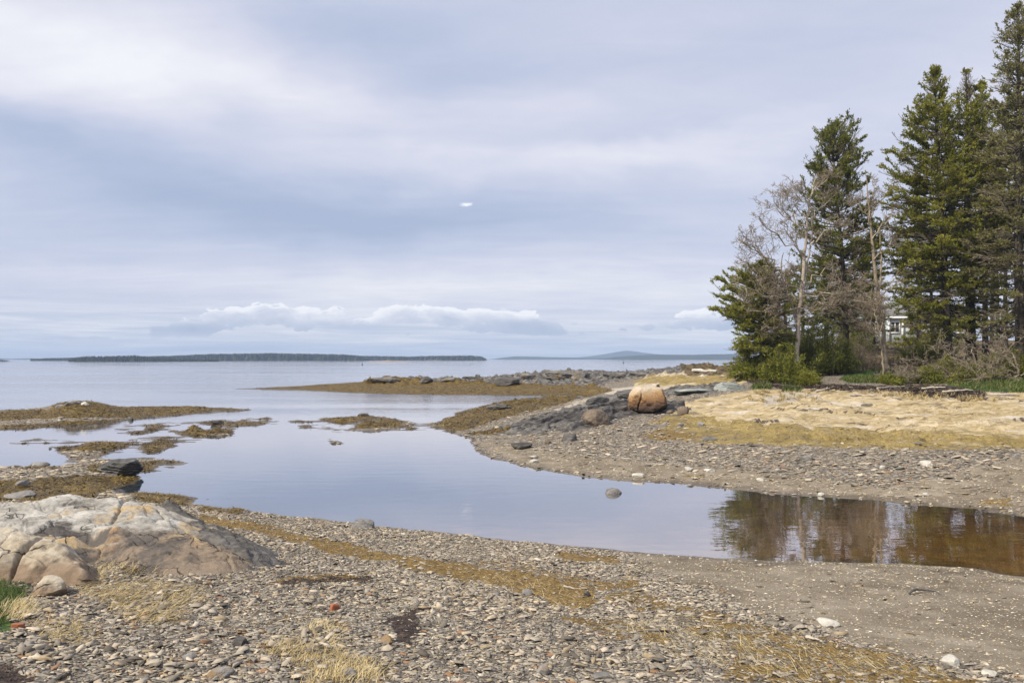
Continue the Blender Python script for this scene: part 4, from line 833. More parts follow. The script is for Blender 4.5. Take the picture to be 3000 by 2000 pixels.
q = fl[k] * (1 - f) + fl[k + 1] * f + rs.normal(0, 1, (1000, 3)) * np.array([.03, .07, 0]) - np.array([0, .05, 0]); nx = len(x); x, y = np.r_[x, q[:, 0]], np.r_[y, q[:, 1]]; z = gz(x, y); size = np.r_[size, rs.uniform(.004, .011, 1000)]
tn_ = np.r_[rs.uniform(0, 1, nx), rs.uniform(.45, .9, 1000)]
V, Fc, r, _, _ = place_chips(x, y, np.maximum(z, .0) + .002, size, rs, .2, .8, tn_)
obj('shell_grit', mesh('shell_grit', V, Fc, M_SHELL, {'rnd': r}), label='pale shell fragments and grit scattered over the mud flats', cat='shell grit', kind='stuff')

# ------------------------------------------------------------------ grass, straw, weed strands
def blade_mat(name, stops, rough=.7):
    m, t, b = material(name); finish(t, b, t.ramp(t.attr('rnd'), stops), rough, .25); return m
M_STRAW = blade_mat('dry_straw', [(0, (.16, .115, .05)), (.4, (.36, .275, .125)), (.75, (.50, .40, .21)), (1, (.62, .53, .33))])
M_GRASS = blade_mat('green_blades', [(0, (.022, .038, .008)), (.5, (.055, .088, .016)), (.8, (.11, .135, .03)), (1, (.30, .25, .10))])
M_WEED = blade_mat('rockweed_fronds', [(0, (.03, .02, .007)), (.4, (.11, .072, .016)), (.75, (.21, .14, .028)), (1, (.32, .235, .055))], .38)
M_WRACK = blade_mat('dried_wrack', [(0, (.010, .008, .008)), (.5, (.04, .027, .022)), (1, (.14, .10, .075))])
def blades(x, y, z, L, Wd, lean, az, rs, droop=.4, seg=3):
    """curved ribbons rooted at the given points"""
    n = len(x); s = np.linspace(0, 1, seg + 1)
    dirh = np.stack([np.cos(az), np.sin(az)], 1)
    a = lean[:, None] + droop * s[None] ** 1.3       # angle from vertical grows along the blade
    ds = np.diff(s, prepend=0)[None] * L[:, None]
    hx = np.cumsum(np.sin(a) * ds, 1); hz_ = np.cumsum(np.cos(a) * ds, 1)
    side = np.stack([-dirh[:, 1], dirh[:, 0]], 1)
    w = Wd[:, None] * (1 - .85 * s[None] ** 1.5)
    tw = rs.uniform(-.7, .7, n)[:, None]
    C = np.stack([x[:, None] + hx * dirh[:, :1], y[:, None] + hx * dirh[:, 1:], z[:, None] + hz_], -1)
    off = np.stack([side[:, :1] * w, side[:, 1:] * w, w * tw * .5], -1)
    V = np.stack([C - off, C + off], 2).reshape(n, -1, 3)
    i = np.arange(seg) * 2; q = np.stack([i, i + 1, i + 3, i + 2], -1)
    Fc = (q[None] + (np.arange(n) * (seg + 1) * 2)[:, None, None]).reshape(-1, 4)
    return V.reshape(-1, 3), Fc, (seg + 1) * 2
def patch(bag, poly, n, L, Wd, lean, droop, az0, azs, rs, tone=(0, 1), clump=0):
    x, y, z = scatter_px(poly, n, rs)
    if clump:
        k = max(1, n // clump); ci = rs.randint(0, k, n); s_ = .05; x = x[ci] + rs.normal(0, s_, n); y = y[ci] + rs.normal(0, s_, n); z = gz(x, y)
    l = L * rs.uniform(.5, 1.15, n); V, Fc, k = blades(x, y, z - .01, l, np.full(n, Wd) * rs.uniform(.6, 1.2, n), np.abs(rs.normal(lean, .22, n)), rs.normal(az0, azs, n), rs, droop)
    bag.add(V, Fc, np.repeat(rs.uniform(*tone, n), k))
rs = np.random.RandomState(11)
B = Bag()
patch(B, [(200,1700),(300,1690),(420,1695),(560,1730),(590,1770),(520,1790),(470,1830),(370,1815),(300,1770),(220,1750)], 4600, .125, .0024, 1.15, .45, .35, .7, rs, (.0, .8), 14)
patch(B, [(330,1650),(420,1640),(500,1655),(480,1680),(360,1685)], 900, .13, .0026, .8, .5, .2, 1.2, rs, (.1, .9), 14)
patch(B, [(385,1600),(410,1600),(425,1640),(380,1640)], 260, .2, .003, .25, .5, 0, 2, rs, (.05, .7))
patch(B, [(270,1640),(330,1645),(330,1680),(270,1700)], 500, .10, .0026, .9, .5, .5, 1.2, rs, (.4, 1))
patch(B, [(100,1820),(190,1815),(240,1850),(230,1890),(130,1880)], 1000, .10, .0023, 1.15, .45, .4, .8, rs, (.1, .85), 14)
patch(B, [(20,1770),(80,1760),(80,1810),(30,1820)], 400, .14, .0025, .8, .6, 1.0, .8, rs, (.3, 1), 14)
patch(B, [(770,1870),(900,1885),(1020,1925),(1100,1950),(1105,1995),(1000,1980),(890,1955),(790,1925)], 2000, .095, .0022, .75, .7, .2, 1.4, rs, (.05, .85), 16)
patch(B, [(890,1820),(950,1815),(1010,1850),(990,1885),(920,1870)], 500, .11, .0022, .9, .7, .3, 1.4, rs, (.3, 1), 12)
patch(B, [(930,1985),(1020,1965),(1100,1990),(1100,2010),(900,2010)], 500, .12, .0024, .5, .7, .2, 1.4, rs, (.3, 1), 12)
patch(B, [(1780,1840),(2000,1800),(2300,1860),(2600,1930),(2850,1990),(2300,2010),(2000,1930)], 3200, .15, .0020, 1.42, .10, 2.7, .6, rs, (.2, .95))
patch(B, [(1400,1690),(1560,1700),(1760,1760),(1740,1800),(1560,1780)], 420, .15, .002, 1.42, .1, 2.7, .7, rs, (.4, 1))
patch(B, [(-60,1515),(10,1520),(28,1560),(-60,1575)], 500, .22, .003, .35, .7, .3, 1.2, rs, (.15, .8))
for pl, n in [([(2000,1230),(2300,1180),(2960,1180),(2980,1290),(2500,1295),(2200,1260)], 5000), ([(2150,1170),(2300,1150),(2420,1165),(2300,1185)], 900), ([(2500,1148),(2750,1160),(2960,1170),(2900,1180),(2600,1168)], 1500), ([(2180,1150),(2260,1145),(2240,1165)], 400)]:
    patch(B, pl, n, .24 if n < 4000 else .11, .008, .6 if n < 4000 else 1.1, .6, 0, 2, rs, (.15, .95), 20 if n < 4000 else 9)
obj('dry_grass', B.mesh('dry_grass', M_STRAW), label='dry straw coloured beach grass in matted patches on the shingle', cat='dry grass', kind='stuff')
B = Bag()
patch(B, [(-200,1695),(0,1700),(60,1708),(90,1730),(80,1755),(30,1780),(0,1830),(-200,1850)], 4500, .075, .0022, .3, .6, 0, 2, rs, (.0, .95))
for pl, n in [([(2470,1110),(2640,1100),(2640,1120),(2500,1124)], 2500), ([(2770,1112),(3100,1108),(3100,1152),(2960,1150),(2800,1130)], 6000), ([(2205,1126),(2262,1124),(2262,1140),(2205,1140)], 700), ([(2290,1118),(2350,1118),(2350,1148),(2290,1150)], 700)]:
    patch(B, pl, n, .22, .010, .3, .6, 0, 2, rs, (.0, 1))
obj('green_grass', B.mesh('green_grass', M_GRASS), label='short green grass on the bank and at the left edge', cat='grass', kind='stuff')
def strands(name, msk, n, L, Wd, mat, label, cat, y0=3.8, y1=95, thr=.5, lift=.01, flat=1.35):
    b_ = rs.uniform(math.log(y0 + OFF), math.log(y1 + OFF), n * 6); a_ = rs.uniform(-.72, .72, n * 6); x = a_ * np.exp(b_); y = np.exp(b_) - OFF
    mv = np.maximum.reduce([mval(k, x, y) for k in msk]); z = gz(x, y); kp = np.nonzero((mv > thr * rs.uniform(.7, 1.3, n * 6)) & (z > .012))[0][:n]
    x, y, z = x[kp], y[kp], z[kp]; m_ = len(x); sc = np.clip(y / 14, .55, 1.9)
    # fronds hang down the local slope, roughly seaward
    V, Fc, k = blades(x, y, z + lift * rs.uniform(0, 1, m_) * sc, L * sc * rs.uniform(.5, 1.2, m_), Wd * sc * rs.uniform(.6, 1.3, m_), np.abs(rs.normal(flat - .1, .18, m_)), rs.uniform(0, 6.3, m_), rs, .45)
    tone = np.clip(.45 + .30 * pn(x * .9, y * .9, 3) + .25 * pn(x * 4, y * 4, 8) + rs.normal(0, .18, m_), 0, 1)
    obj(name, mesh(name, V, Fc, mat, {'rnd': np.repeat(tone, k)}), label=label, cat=cat, kind='stuff')
strands('rockweed', ['weed'], 100000, .085, .009, M_WEED, 'golden brown rockweed draped over the islets and tidal ledges', 'seaweed', 11, 95)
strands('ochre_weed', ['ochre'], 8000, .05, .006, blade_mat('ochre_fronds', [(0, (.09, .065, .025)), (.4, (.21, .15, .048)), (.75, (.32, .24, .08)), (1, (.45, .38, .20))]), 'short ochre weed covering the lower edge of the tan slabs', 'seaweed', 18, 60)
strands('golden_weed', ['thin'], 22000, .045, .0035, blade_mat('thin_weed', [(0, (.07, .045, .012)), (.4, (.21, .13, .028)), (.75, (.34, .225, .05)), (1, (.48, .36, .14))]), 'thin golden weed matted in strips over the near shingle', 'seaweed', 3.8, 15, .48)
B = Bag()
patch(B, [(2180,1112),(2300,1122),(2450,1132),(2600,1134),(2760,1134),(2890,1150),(2890,1170),(2760,1162),(2600,1148),(2450,1144),(2300,1140)], 9000, .22, .018, 1.25, .5, 0, 2, rs, (0, 1), 12)
obj('bank_wrack', B.mesh('bank_wrack', blade_mat('bank_litter', [(0, (.015, .010, .008)), (.45, (.06, .04, .03)), (.75, (.15, .105, .07)), (.9, (.30, .245, .17)), (1, (.45, .39, .30))])), label='dark brown wrack and plant litter washed up along the foot of the bank', cat='dried seaweed', kind='stuff')
strands('dried_wrack', ['wrack'], 26000, .08, .007, M_WRACK, 'dark dried seaweed wrack in heaps on the shingle and along the bank', 'dried seaweed', 3.8, 46, .55, .03, 1.1)
# ------------------------------------------------------------------ trees
def leaf_mat(name, stops, tr=.42, rough=.6):
    m, t, b = material(name); c = t.ramp(t.attr('rnd'), stops)
    finish(t, b, c, rough, .25)
    tl = t.n('ShaderNodeBsdfTranslucent'); t.put(tl.inputs[0], c); mx = t.n('ShaderNodeMixShader'); mx.inputs[0].default_value = tr
    out = m.node_tree.nodes['Material Output']; t.t.links.new(b.outputs[0], mx.inputs[1]); t.t.links.new(tl.outputs[0], mx.inputs[2]); t.t.links.new(mx.outputs[0], out.inputs[0]); return m
M_SPR = leaf_mat('spruce_needles', [(0, (.07, .085, .016)), (.3, (.165, .18, .028)), (.65, (.27, .27, .042)), (1, (.36, .335, .065))], .45)
M_PINE = leaf_mat('dark_needles', [(0, (.05, .066, .018)), (.35, (.12, .138, .028)), (.7, (.20, .21, .04)), (1, (.28, .27, .06))])
M_CED = leaf_mat('cedar_sprays', [(0, (.07, .088, .016)), (.3, (.16, .18, .028)), (.65, (.265, .27, .044)), (1, (.35, .34, .07))])
M_OLD = leaf_mat('lichen_needles', [(0, (.08, .085, .03)), (.35, (.175, .175, .06)), (.7, (.27, .255, .10)), (1, (.38, .335, .20))])
def bark_mat(name, a, b_, c):
    m, t, b = material(name); p = t.mapv(t.pos(), (1, 1, .35)); n = t.noise(p, 9, 6, .7, .3); k = t.attr('rnd')
    col = t.ramp(t.m('ADD', t.m('MULTIPLY', n, .7), t.m('MULTIPLY', k, .3)), [(.28, a), (.5, b_), (.72, c)]); finish(t, b, col, .9, .2, t.bump(n, .7, .03)); return m
M_BARK = bark_mat('spruce_bark', (.03, .025, .02), (.07, .058, .047), (.15, .13, .11))
M_TWIG = bark_mat('dead_grey_twigs', (.12, .095, .068), (.26, .212, .155), (.42, .36, .28))
M_PALEB = bark_mat('pale_bare_bark', (.16, .135, .11), (.34, .295, .245), (.54, .49, .42))

M_TWIG2 = bark_mat('tan_fine_twigs', (.10, .08, .06), (.24, .195, .145), (.42, .36, .28))
def sprays(bag, C, D, L, Wd, rs, tone):
    """small pointed needle sprays (one rhombus each)"""
    n = len(C); D = nrm(D); r = nrm(rs.normal(size=(n, 3))); S = nrm(np.cross(D, r)); 
    mid = C + D * (L * .45)[:, None]; w = (Wd * .5)[:, None]
    up = np.cross(S, D) * (Wd * .25)[:, None]
    V = np.stack([C, mid + S * w + up, C + D * L[:, None], mid - S * w + up], 1).reshape(-1, 3)
    bag.add(V, np.arange(n * 4).reshape(-1, 4), np.repeat(tone, 4))
def conifer(name, u, v, d, topu, topv, prof, label, seed, cat='spruce tree', group=None, z=None, bare=.12, nb=240, elev=((0, -18), (.45, 0), (.8, 28), (1, 60)), curve=.25, mat=None, fol=1.0, trunk_r=.19, lowbare=.25, up=.15, leafL=.155, leafW=.062, twmat=None, inner=.30, lean_pow=1.3, branch_k=1.0, whorl=.42, ps=1.0):
    """prof: list of (t, left radius, right radius), metres, t=0 ground .. 1 top"""
    rs = np.random.RandomState(seed); mat = mat or M_SPR; twmat = twmat or M_TWIG
    bx = (u - U0) / F * d; bz = float(gz(np.array([bx]), np.array([d]))[0]) if z is None else z
    tx, _, tz = PD(topu, topv, d); Hh = tz - bz; off = np.array([tx - bx, rs.normal(0, .4)])
    root = obj(name, None, loc=(bx, d, bz), label=label, cat=cat, group=group)
    ts = np.linspace(0, 1, 22); wob = .10 * np.stack([np.sin(ts * 5 + seed), np.cos(ts * 4.3 + seed)], 1) * (ts * (1 - ts) * 4)[:, None] * .8
    sp = np.concatenate([off[None] * (ts ** lean_pow)[:, None] + wob, (ts * Hh)[:, None]], 1); sp[0, 2] = -.25
    rad = trunk_r * (1 - ts) ** .85 + .015; rad[0] *= 1.5; rad[1] *= 1.12
    tb = Bag(4); V, Fc = tubes(sp[None], rad[None], 9); tb.add(V, Fc, .3)
    def spine(t):
        return np.stack([np.interp(t, ts, sp[:, k]) for k in range(3)], -1)
    P_ = np.array(prof); t0 = P_[0, 0]
    tt = t0 + (1 - t0) * rs.uniform(0, 1, nb) ** .92; tt = np.minimum(tt, .985); ws = max(whorl, .01) / Hh; tt = np.where((tt < .93) & (whorl > 0), np.round(tt / ws) * ws + rs.normal(0, .045, nb) / Hh, tt)
    az = rs.uniform(0, 2 * np.pi, nb); ca, sa = np.cos(az), np.sin(az)
    rl, rr = np.interp(tt, P_[:, 0], P_[:, 1]), np.interp(tt, P_[:, 0], P_[:, 2]); rl, rr = rl * ps, rr * ps
    R_ = rl + (rr - rl) * (ca * .5 + .5); L = np.maximum(R_ * rs.uniform(.50, 1.06, nb) ** .8, .12)
    E = np.array(elev); el = np.radians(np.interp(tt, E[:, 0], E[:, 1]) + rs.normal(0, 9, nb)); cv = curve * rs.uniform(.4, 1.4, nb)
    S = np.linspace(0, 1, 7)
    base = spine(tt)
    wobx = rs.normal(0, .07, (nb, 7)) * S * L[:, None]; wobz = rs.normal(0, .05, (nb, 7)) * S * L[:, None]
    hor = L[:, None] * S * np.cos(el)[:, None]; ver = L[:, None] * (S * np.sin(el)[:, None] + cv[:, None] * S ** 2 * .8 - .10 * S) + wobz
    BP = np.stack([base[:, :1] + hor * ca[:, None] - wobx * sa[:, None], base[:, 1:2] + hor * sa[:, None] + wobx * ca[:, None], base[:, 2:] + ver], -1)
    br = np.clip(.014 * L + .006, .008, .05)[:, None] * (1 - .8 * S)[None]
    cb = Bag(4); V, Fc = tubes(BP, br * branch_k, 4); tb.add(V, Fc, np.repeat(rs.uniform(0, 1, nb), 28))
    # twigs along the branches
    nt = np.maximum((L * 13).astype(int), 5); bi = np.repeat(np.arange(nb), nt); m_ = len(bi)
    s = rs.uniform(.12, 1, m_) ** .8; f = s * 6; i0 = np.minimum(f.astype(int), 5); fr = (f - i0)[:, None]
    pt = BP[bi, i0] * (1 - fr) + BP[bi, i0 + 1] * fr; tg = nrm(BP[bi, i0 + 1] - BP[bi, i0])
    lat = np.stack([-sa[bi], ca[bi], np.zeros(m_)], 1) * rs.choice([-1, 1], m_)[:, None]
    td = nrm(tg * rs.uniform(.4, 1.0, m_)[:, None] + lat * rs.uniform(.3, .9, m_)[:, None] + np.array([0, 0, 1]) * rs.normal(up, .17, m_)[:, None])
    tl = np.clip((.14 + .30 * L[bi] * (1.05 - s)) * rs.uniform(.5, 1.2, m_), .08, .75)
    tpts = np.stack([pt, pt + td * (tl * .5)[:, None] + rs.normal(0, .02, (m_, 3)), pt + td * tl[:, None] + np.array([0, 0, .06]) * tl[:, None]], 1)
    # which twigs carry needles: the outer part of living branches
    life = rs.uniform(0, 1, nb) > np.interp(tt, [t0, t0 + .3 * (1 - t0), 1], [lowbare + bare, bare, 0.0])
    clump = pn(pt[:, 0] * 1.1 + seed * 5, pt[:, 1] * 1.1, pt[:, 2] * 1.4)
    alive = life[bi] & (s > inner + .25 * rs.uniform(-1, 1, m_)) & (clump > -.16)
    k = np.nonzero(~alive | (rs.uniform(0, 1, m_) < .25))[0]; V, Fc = tubes(tpts[k], np.array([.007, .006, .004])[None] * np.ones((len(k), 1)) * branch_k, 3); cb.add(V, Fc, np.repeat(rs.uniform(.2, 1, len(k)), 9))
    a = np.nonzero(alive)[0]; ne = np.maximum((tl[a] / .026 * fol).astype(int), 5); ai = np.repeat(a, ne); n = len(ai)
    q = rs.uniform(0, 1, n); c = pt[ai] + td[ai] * (tl[ai] * q)[:, None] + rs.normal(0, .025, (n, 3)); dd = td[ai] * .8 + rs.normal(0, .45, (n, 3)) + np.array([0, 0, .25])
    tone = np.clip(.52 + .42 * clump[ai] + .34 * (rs.uniform(0, 1, m_) - .5)[ai] + .22 * (rs.uniform(0, 1, nb) - .5)[bi[ai]] + rs.normal(0, .13, n), 0, 1)
    fb = Bag(4); sprays(fb, c, dd, leafL * rs.uniform(.6, 1.2, n), leafW * rs.uniform(.6, 1.2, n), rs, tone)
    # leading shoot
    n = 60; q = rs.uniform(.93, 1.0, n); sprays(fb, spine(q), np.array([0, 0, 1.]) + rs.normal(0, .5, (n, 3)), np.full(n, leafL), np.full(n, leafW), rs, rs.uniform(.2, .8, n))
    obj('trunk', tb.mesh('trunk', M_BARK, True), root); obj('dead_twigs', cb.mesh('dead_twigs', twmat), root)
    obj('crown', fb.mesh('crown', mat), root)
    return root

def grow(rs, start, dirv, length, r, depth, out, crook=.35, up=.12, spread=.8, kids=(4, 7), flat=1.0):
    """crooked limb with sub-limbs; out collects (points[6], radii[6])"""
    n = 6; p = [np.array(start, float)]; dcur = nrm(np.array(dirv, float))
    for i in range(n - 1):
        dcur = nrm(dcur + rs.normal(0, crook, 3) * np.array([1, flat, 1]) + np.array([0, 0, up])); p.append(p[-1] + dcur * length / (n - 1))
    p = np.array(p); rr = r * np.linspace(1, .45, n); out.append((p, rr))
    if depth <= 0: return
    for _ in range(rs.randint(*kids)):
        s = rs.uniform(.25, 1.0); i = min(int(s * (n - 1)), n - 2); f = s * (n - 1) - i; q = p[i] * (1 - f) + p[i + 1] * f
        tang = nrm(p[i + 1] - p[i]); dv = nrm(tang + rs.normal(0, spread, 3) * np.array([1, flat, 1]))
        grow(rs, q, dv, length * rs.uniform(.38, .68), max(r * .5 * (1 - .4 * s), .005), depth - 1, out, crook, up, spread, kids, flat)
def bare_tree(name, u, v, d, trunk, limbs, label, seed, cat='bare tree', group=None, z=None, r0=.13, depth=3, twig=1.0, mat=None, kids=(4, 7), crook=.33, up=.06, tmin=.0065):
    """trunk: list of (u,v,dy,radius) ; limbs: list of (u0,v0,u1,v1,dy,radius)"""
    rs = np.random.RandomState(seed); mat = mat or M_PALEB
    bx = (u - U0) / F * d; bz = float(gz(np.array([bx]), np.array([d]))[0]) if z is None else z; o0 = np.array([bx, d, bz])
    def w(u_, v_, dy): x_, y_, z_ = PD(u_, v_, d + dy); return np.array([x_, y_, z_]) - o0
    root = obj(name, None, loc=o0, label=label, cat=cat, group=group)
    tb, cb = Bag(4), Bag(4)
    for tr in (trunk if isinstance(trunk[0], list) else [trunk]):
        pts = np.array([w(a, b, c) for a, b, c, _ in tr]); 
        if tr[0][1] >= v - 2: pts[0] = (pts[0][0], 0, -.2)
        sm = smoothline(pts, 24); sm[1:-1] += rs.normal(0, .025, (22, 3)); rr = np.interp(np.linspace(0, 1, 24), np.linspace(0, 1, len(tr)), [q[3] for q in tr])
        V, Fc = tubes(sm[None], rr[None], 8); tb.add(V, Fc, .5)
    out, thick = [], []
    for (ua, va, ub, vb, dy, r) in limbs:
        a, b = w(ua, va, 0), w(ub, vb, dy); dv = b - a; L = np.linalg.norm(dv)
        n = 9; pts = a + dv * np.linspace(0, 1, n)[:, None]; j = rs.normal(0, .055 * L, (n, 3)) * np.sin(np.linspace(0, np.pi, n))[:, None]; pts = pts + j
        thick.append((pts, r * 1.2 * np.linspace(1, .3, n)))
        for _ in range(int(6 * twig + 2)):
            s = rs.uniform(.2, 1.0); i = min(int(s * 8), 7); f = s * 8 - i; q = pts[i] * (1 - f) + pts[i + 1] * f
            dvk = nrm(nrm(dv) + rs.normal(0, .75, 3)); grow(rs, q, dvk, max(.45, L * .42 * (1.15 - .6 * s)) * rs.uniform(.7, 1.2), r * .42 + .004, depth - 1, out, crook, up, .8, kids)
    V, Fc = tubes(np.array([q[0] for q in thick]), np.array([q[1] for q in thick]), 6); tb.add(V, Fc, np.repeat(rs.uniform(.2, .9, len(thick)), 54))
    V, Fc = tubes(np.array([q[0] for q in out]), np.maximum(np.array([q[1] for q in out]), tmin), 3); cb.add(V, Fc, np.repeat(rs.uniform(.1, 1, len(out)), 18))
    obj('trunk', tb.mesh('trunk', mat, True), root); obj('crown', cb.mesh('crown', M_TWIG2 if mat is M_PALEB else mat), root)
    return root

SPR = 'spruces at the back of the grove'
# the dark pine-like spruce standing over the bare trees
conifer('spruce_tree', 2480, 1089, 44.5, 2462, 378, [(.14,1.4,1.4),(.25,2.0,1.8),(.36,1.9,2.1),(.46,2.7,2.3),(.56,3.0,2.4),(.64,2.7,2.2),(.72,2.3,2.0),(.80,2.1,2.4),(.88,1.9,2.4),(.95,1.3,1.9),(1,.6,.8)],
    'dark spruce with upswept top, tallest tree on the left side of the grove', 101, nb=340, elev=((0,-5),(.4,5),(.7,22),(.9,50),(1,72)), curve=.32, mat=M_PINE, bare=.12, lowbare=.36, trunk_r=.17, inner=.36, up=.22, fol=.95)
# the dense double spruce
conifer('spruce_tree', 2775, 1092, 42.5, 2757, 192, [(.10,1.5,1.6),(.19,2.3,1.9),(.28,3.1,2.0),(.4,3.4,2.0),(.52,3.3,2.0),(.62,3.1,1.9),(.72,2.6,1.7),(.80,2.0,1.3),(.88,1.4,1.0),(.95,.8,.7),(1,.25,.25)],
    'dense bright green spruce with full crown, left of the twin topped pair', 102, ps=1.03, nb=500, bare=.08, lowbare=.26, trunk_r=.22, fol=1.0, up=.12, inner=.32)
conifer('spruce_tree', 2843, 1088, 43.8, 2815, 216, [(.16,2.0,2.4),(.3,2.2,2.3),(.45,2.1,2.3),(.6,1.9,2.1),(.72,1.7,1.7),(.80,1.3,1.5),(.88,.9,1.1),(.95,.5,.6),(1,.15,.15)],
    'dense green spruce, right one of the twin topped pair, with thick trunk', 103, ps=1.05, nb=400, bare=.10, lowbare=.30, trunk_r=.27, inner=.32)
conifer('spruce_tree', 2990, 1100, 40.5, 2975, 18, [(.10,2.2,2.2),(.22,2.6,2.4),(.36,2.5,2.4),(.5,2.2,2.2),(.62,2.0,2.0),(.70,1.5,1.8),(.78,1.75,1.6),(.83,1.1,1.2),(.89,1.35,1.2),(.95,.7,.7),(1,.2,.2)],
    'very tall old spruce with grey lichened lower boughs at the right edge', 104, ps=1.12, nb=430, bare=.22, lowbare=.42, trunk_r=.26, mat=M_OLD, inner=.36, fol=.85)
conifer('spruce_tree', 3072, 1096, 41.5, 3040, -60, [(.10,2.4,2.2),(.3,2.6,2.4),(.5,2.3,2.2),(.7,1.8,1.8),(.85,1.2,1.2),(1,.2,.2)],
    'tall spruce cut off by the right edge of the picture', 105, ps=1.15, nb=400, bare=.15, lowbare=.4, trunk_r=.26, mat=M_OLD, inner=.36, fol=.85)
conifer('spruce_tree', 2888, 1080, 49, 2902, 226, [(.32,1.4,1.4),(.5,1.6,1.5),(.65,1.5,1.5),(.8,1.2,1.1),(.9,.8,.8),(1,.15,.15)],
    'slender green spruce rising between the twin topped pair and the tallest spruce', 106, nb=300, bare=.12, lowbare=.3, trunk_r=.17)
for i, (u, d, tu, tv, lab) in enumerate([(2690,56,2690,560,'thin spruce behind the house side of the dense double spruce'), (2905,55,2908,400,'spruce with long bare trunk behind the twin topped pair'), (2922,58,2926,470,'thin bare trunked spruce right of the gap of sky'), (2945,54,2948,350,'straight bare trunked spruce just left of the tallest spruce'), (2560,62,2556,640,'far dark spruce between the two bare trees'), (2420,60,2414,690,'far dark spruce behind the pale bare tree'), (2350,58,2344,740,'low far spruce behind the leaning cedar'), (2655,92,2648,760,'far spruce standing above the cottage roof'), (2730,58,2728,640,'far spruce filling the gap behind the dense double spruce'), (2850,64,2846,560,'far spruce half hidden behind the thick trunk of the twin pair'), (2990,60,2988,420,'far spruce behind the tallest old spruce'), (2465,66,2468,780,'small far spruce right of the large dark juniper'), (2500,58,2504,700,'far spruce between the dark spruce and the thin leafless tree'), (2300,54,2296,800,'small far spruce behind the leaning cedar trunk')]):
    conifer('spruce_tree', u, 1060, d, tu, tv, [(.42,1.2,1.2),(.6,1.6,1.6),(.75,1.3,1.3),(.9,.7,.7),(1,.15,.15)] if i in (1,2,3) else [(.04,1.9,1.9),(.3,2.1,2.1),(.6,1.6,1.6),(.9,.7,.7),(1,.15,.15)], lab, 120 + i, nb=190, bare=.2, lowbare=.3, trunk_r=.15, mat=M_PINE if i > 3 else M_SPR, group=SPR, fol=.7, leafL=.19, leafW=.065)
# leaning cedar at the seaward edge
conifer('cedar_tree', 2246, 1112, 42.2, 2236, 768, [(.02,2.5,1.6),(.10,2.7,2.0),(.2,2.2,1.9),(.35,2.0,1.8),(.45,2.0,1.7),(.55,2.8,1.6),(.66,3.0,1.4),(.76,2.3,1.1),(.85,1.1,.9),(1,.3,.3)],
    'leaning cedar with bushy clumped foliage at the seaward edge of the grove', 110, cat='cedar tree', whorl=0, nb=460, mat=M_CED, elev=((0,-32),(.3,-10),(.6,6),(1,40)), curve=.3, bare=.05, lowbare=.05, trunk_r=.24, inner=.40, fol=1.15, up=.2, leafL=.14, leafW=.06, lean_pow=.7)
# bare trees
bare_tree('bare_tree', 2334, 1095, 41.3, [[(2334,1095,0,.15),(2336,1000,0,.13),(2344,900,0,.115),(2349,840,0,.10),(2358,740,.1,.085),(2366,640,.2,.065),(2378,560,.2,.045),(2392,515,.3,.02)],[(2340,960,.1,.08),(2322,900,.3,.07),(2300,840,.4,.055),(2288,790,.5,.04),(2296,740,.6,.02)],[(2349,840,0,.07),(2372,740,.5,.05),(2380,650,.6,.04),(2372,580,.6,.02)]],
    [(2358,745,2222,640,-.5,.04),(2365,665,2236,596,.3,.035),(2374,600,2275,545,-.3,.028),(2300,805,2168,705,.2,.04),(2290,790,2172,770,-.4,.03),(2378,570,2440,500,.2,.022),(2298,845,2200,700,-.6,.045),(2240,760,2196,668,-.3,.03),(2356,760,2285,640,.3,.04),(2362,690,2262,560,-.5,.035),(2366,640,2290,540,.6,.03),(2374,590,2320,530,-.4,.025),(2380,560,2420,520,.4,.02),(2375,640,2450,560,.5,.03),(2372,720,2470,640,-.5,.035),
     (2346,880,2180,842,-1.2,.04),(2344,900,2190,910,-.8,.04),(2346,850,2240,800,-1.0,.035),(2347,870,2500,850,-1.0,.045),(2345,905,2480,880,-1.2,.04),(2349,835,2440,780,.8,.035),(2342,930,2420,900,-1.0,.03),(2310,880,2230,870,-1.4,.03),(2347,860,2560,890,-1.4,.035),(2350,830,2300,760,-1.2,.03),(2340,950,2250,960,-1.0,.03)],
    'pale bare crooked tree with fine twigs, in front of the dark spruce', 201, depth=3, r0=.15, twig=1.5, tmin=.0075, kids=(3, 6))
bare_tree('bare_tree', 2592, 1085, 42.5, [[(2598,1085,0,.13),(2592,1030,0,.12),(2582,930,0,.11),(2568,830,.1,.10),(2556,730,.1,.085),(2550,640,.2,.065),(2540,560,.2,.04),(2536,510,.3,.015)],[(2574,860,.1,.06),(2582,780,.2,.05),(2578,700,.3,.035),(2572,640,.3,.02)]],
    [(2552,660,2490,570,.3,.03),(2545,600,2570,530,-.3,.025),(2550,640,2610,540,.4,.03),(2556,720,2490,660,-.6,.03),(2560,760,2640,680,.5,.03),(2556,700,2625,600,-.3,.03),(2570,840,2490,800,-.7,.03),(2576,880,2640,790,.4,.03),(2580,920,2500,890,-.9,.03),(2584,950,2520,900,-.6,.03),(2586,960,2520,960,-1.,.03)],
    'thin leafless tree with brown twigs left of the dense double spruce', 202, depth=3, r0=.13, mat=M_TWIG, twig=1.3, tmin=.0075, kids=(4, 6))
bare_tree('dead_sapling', 2584, 1040, 41.0, [(2590,1098,0,.06),(2580,1000,0,.05),(2566,930,0,.04),(2556,880,.2,.02)],
    [(2572,960,2510,880,.3,.025),(2568,940,2590,850,-.3,.025),(2575,980,2600,870,.3,.025),(2580,1000,2490,930,-.3,.025),(2562,900,2530,840,.2,.02),(2578,990,2530,950,-.3,.02)], 'small dead sapling with a dense grey brown twig crown before the cottage', 203, depth=3, mat=M_TWIG, kids=(5, 8), tmin=.006)
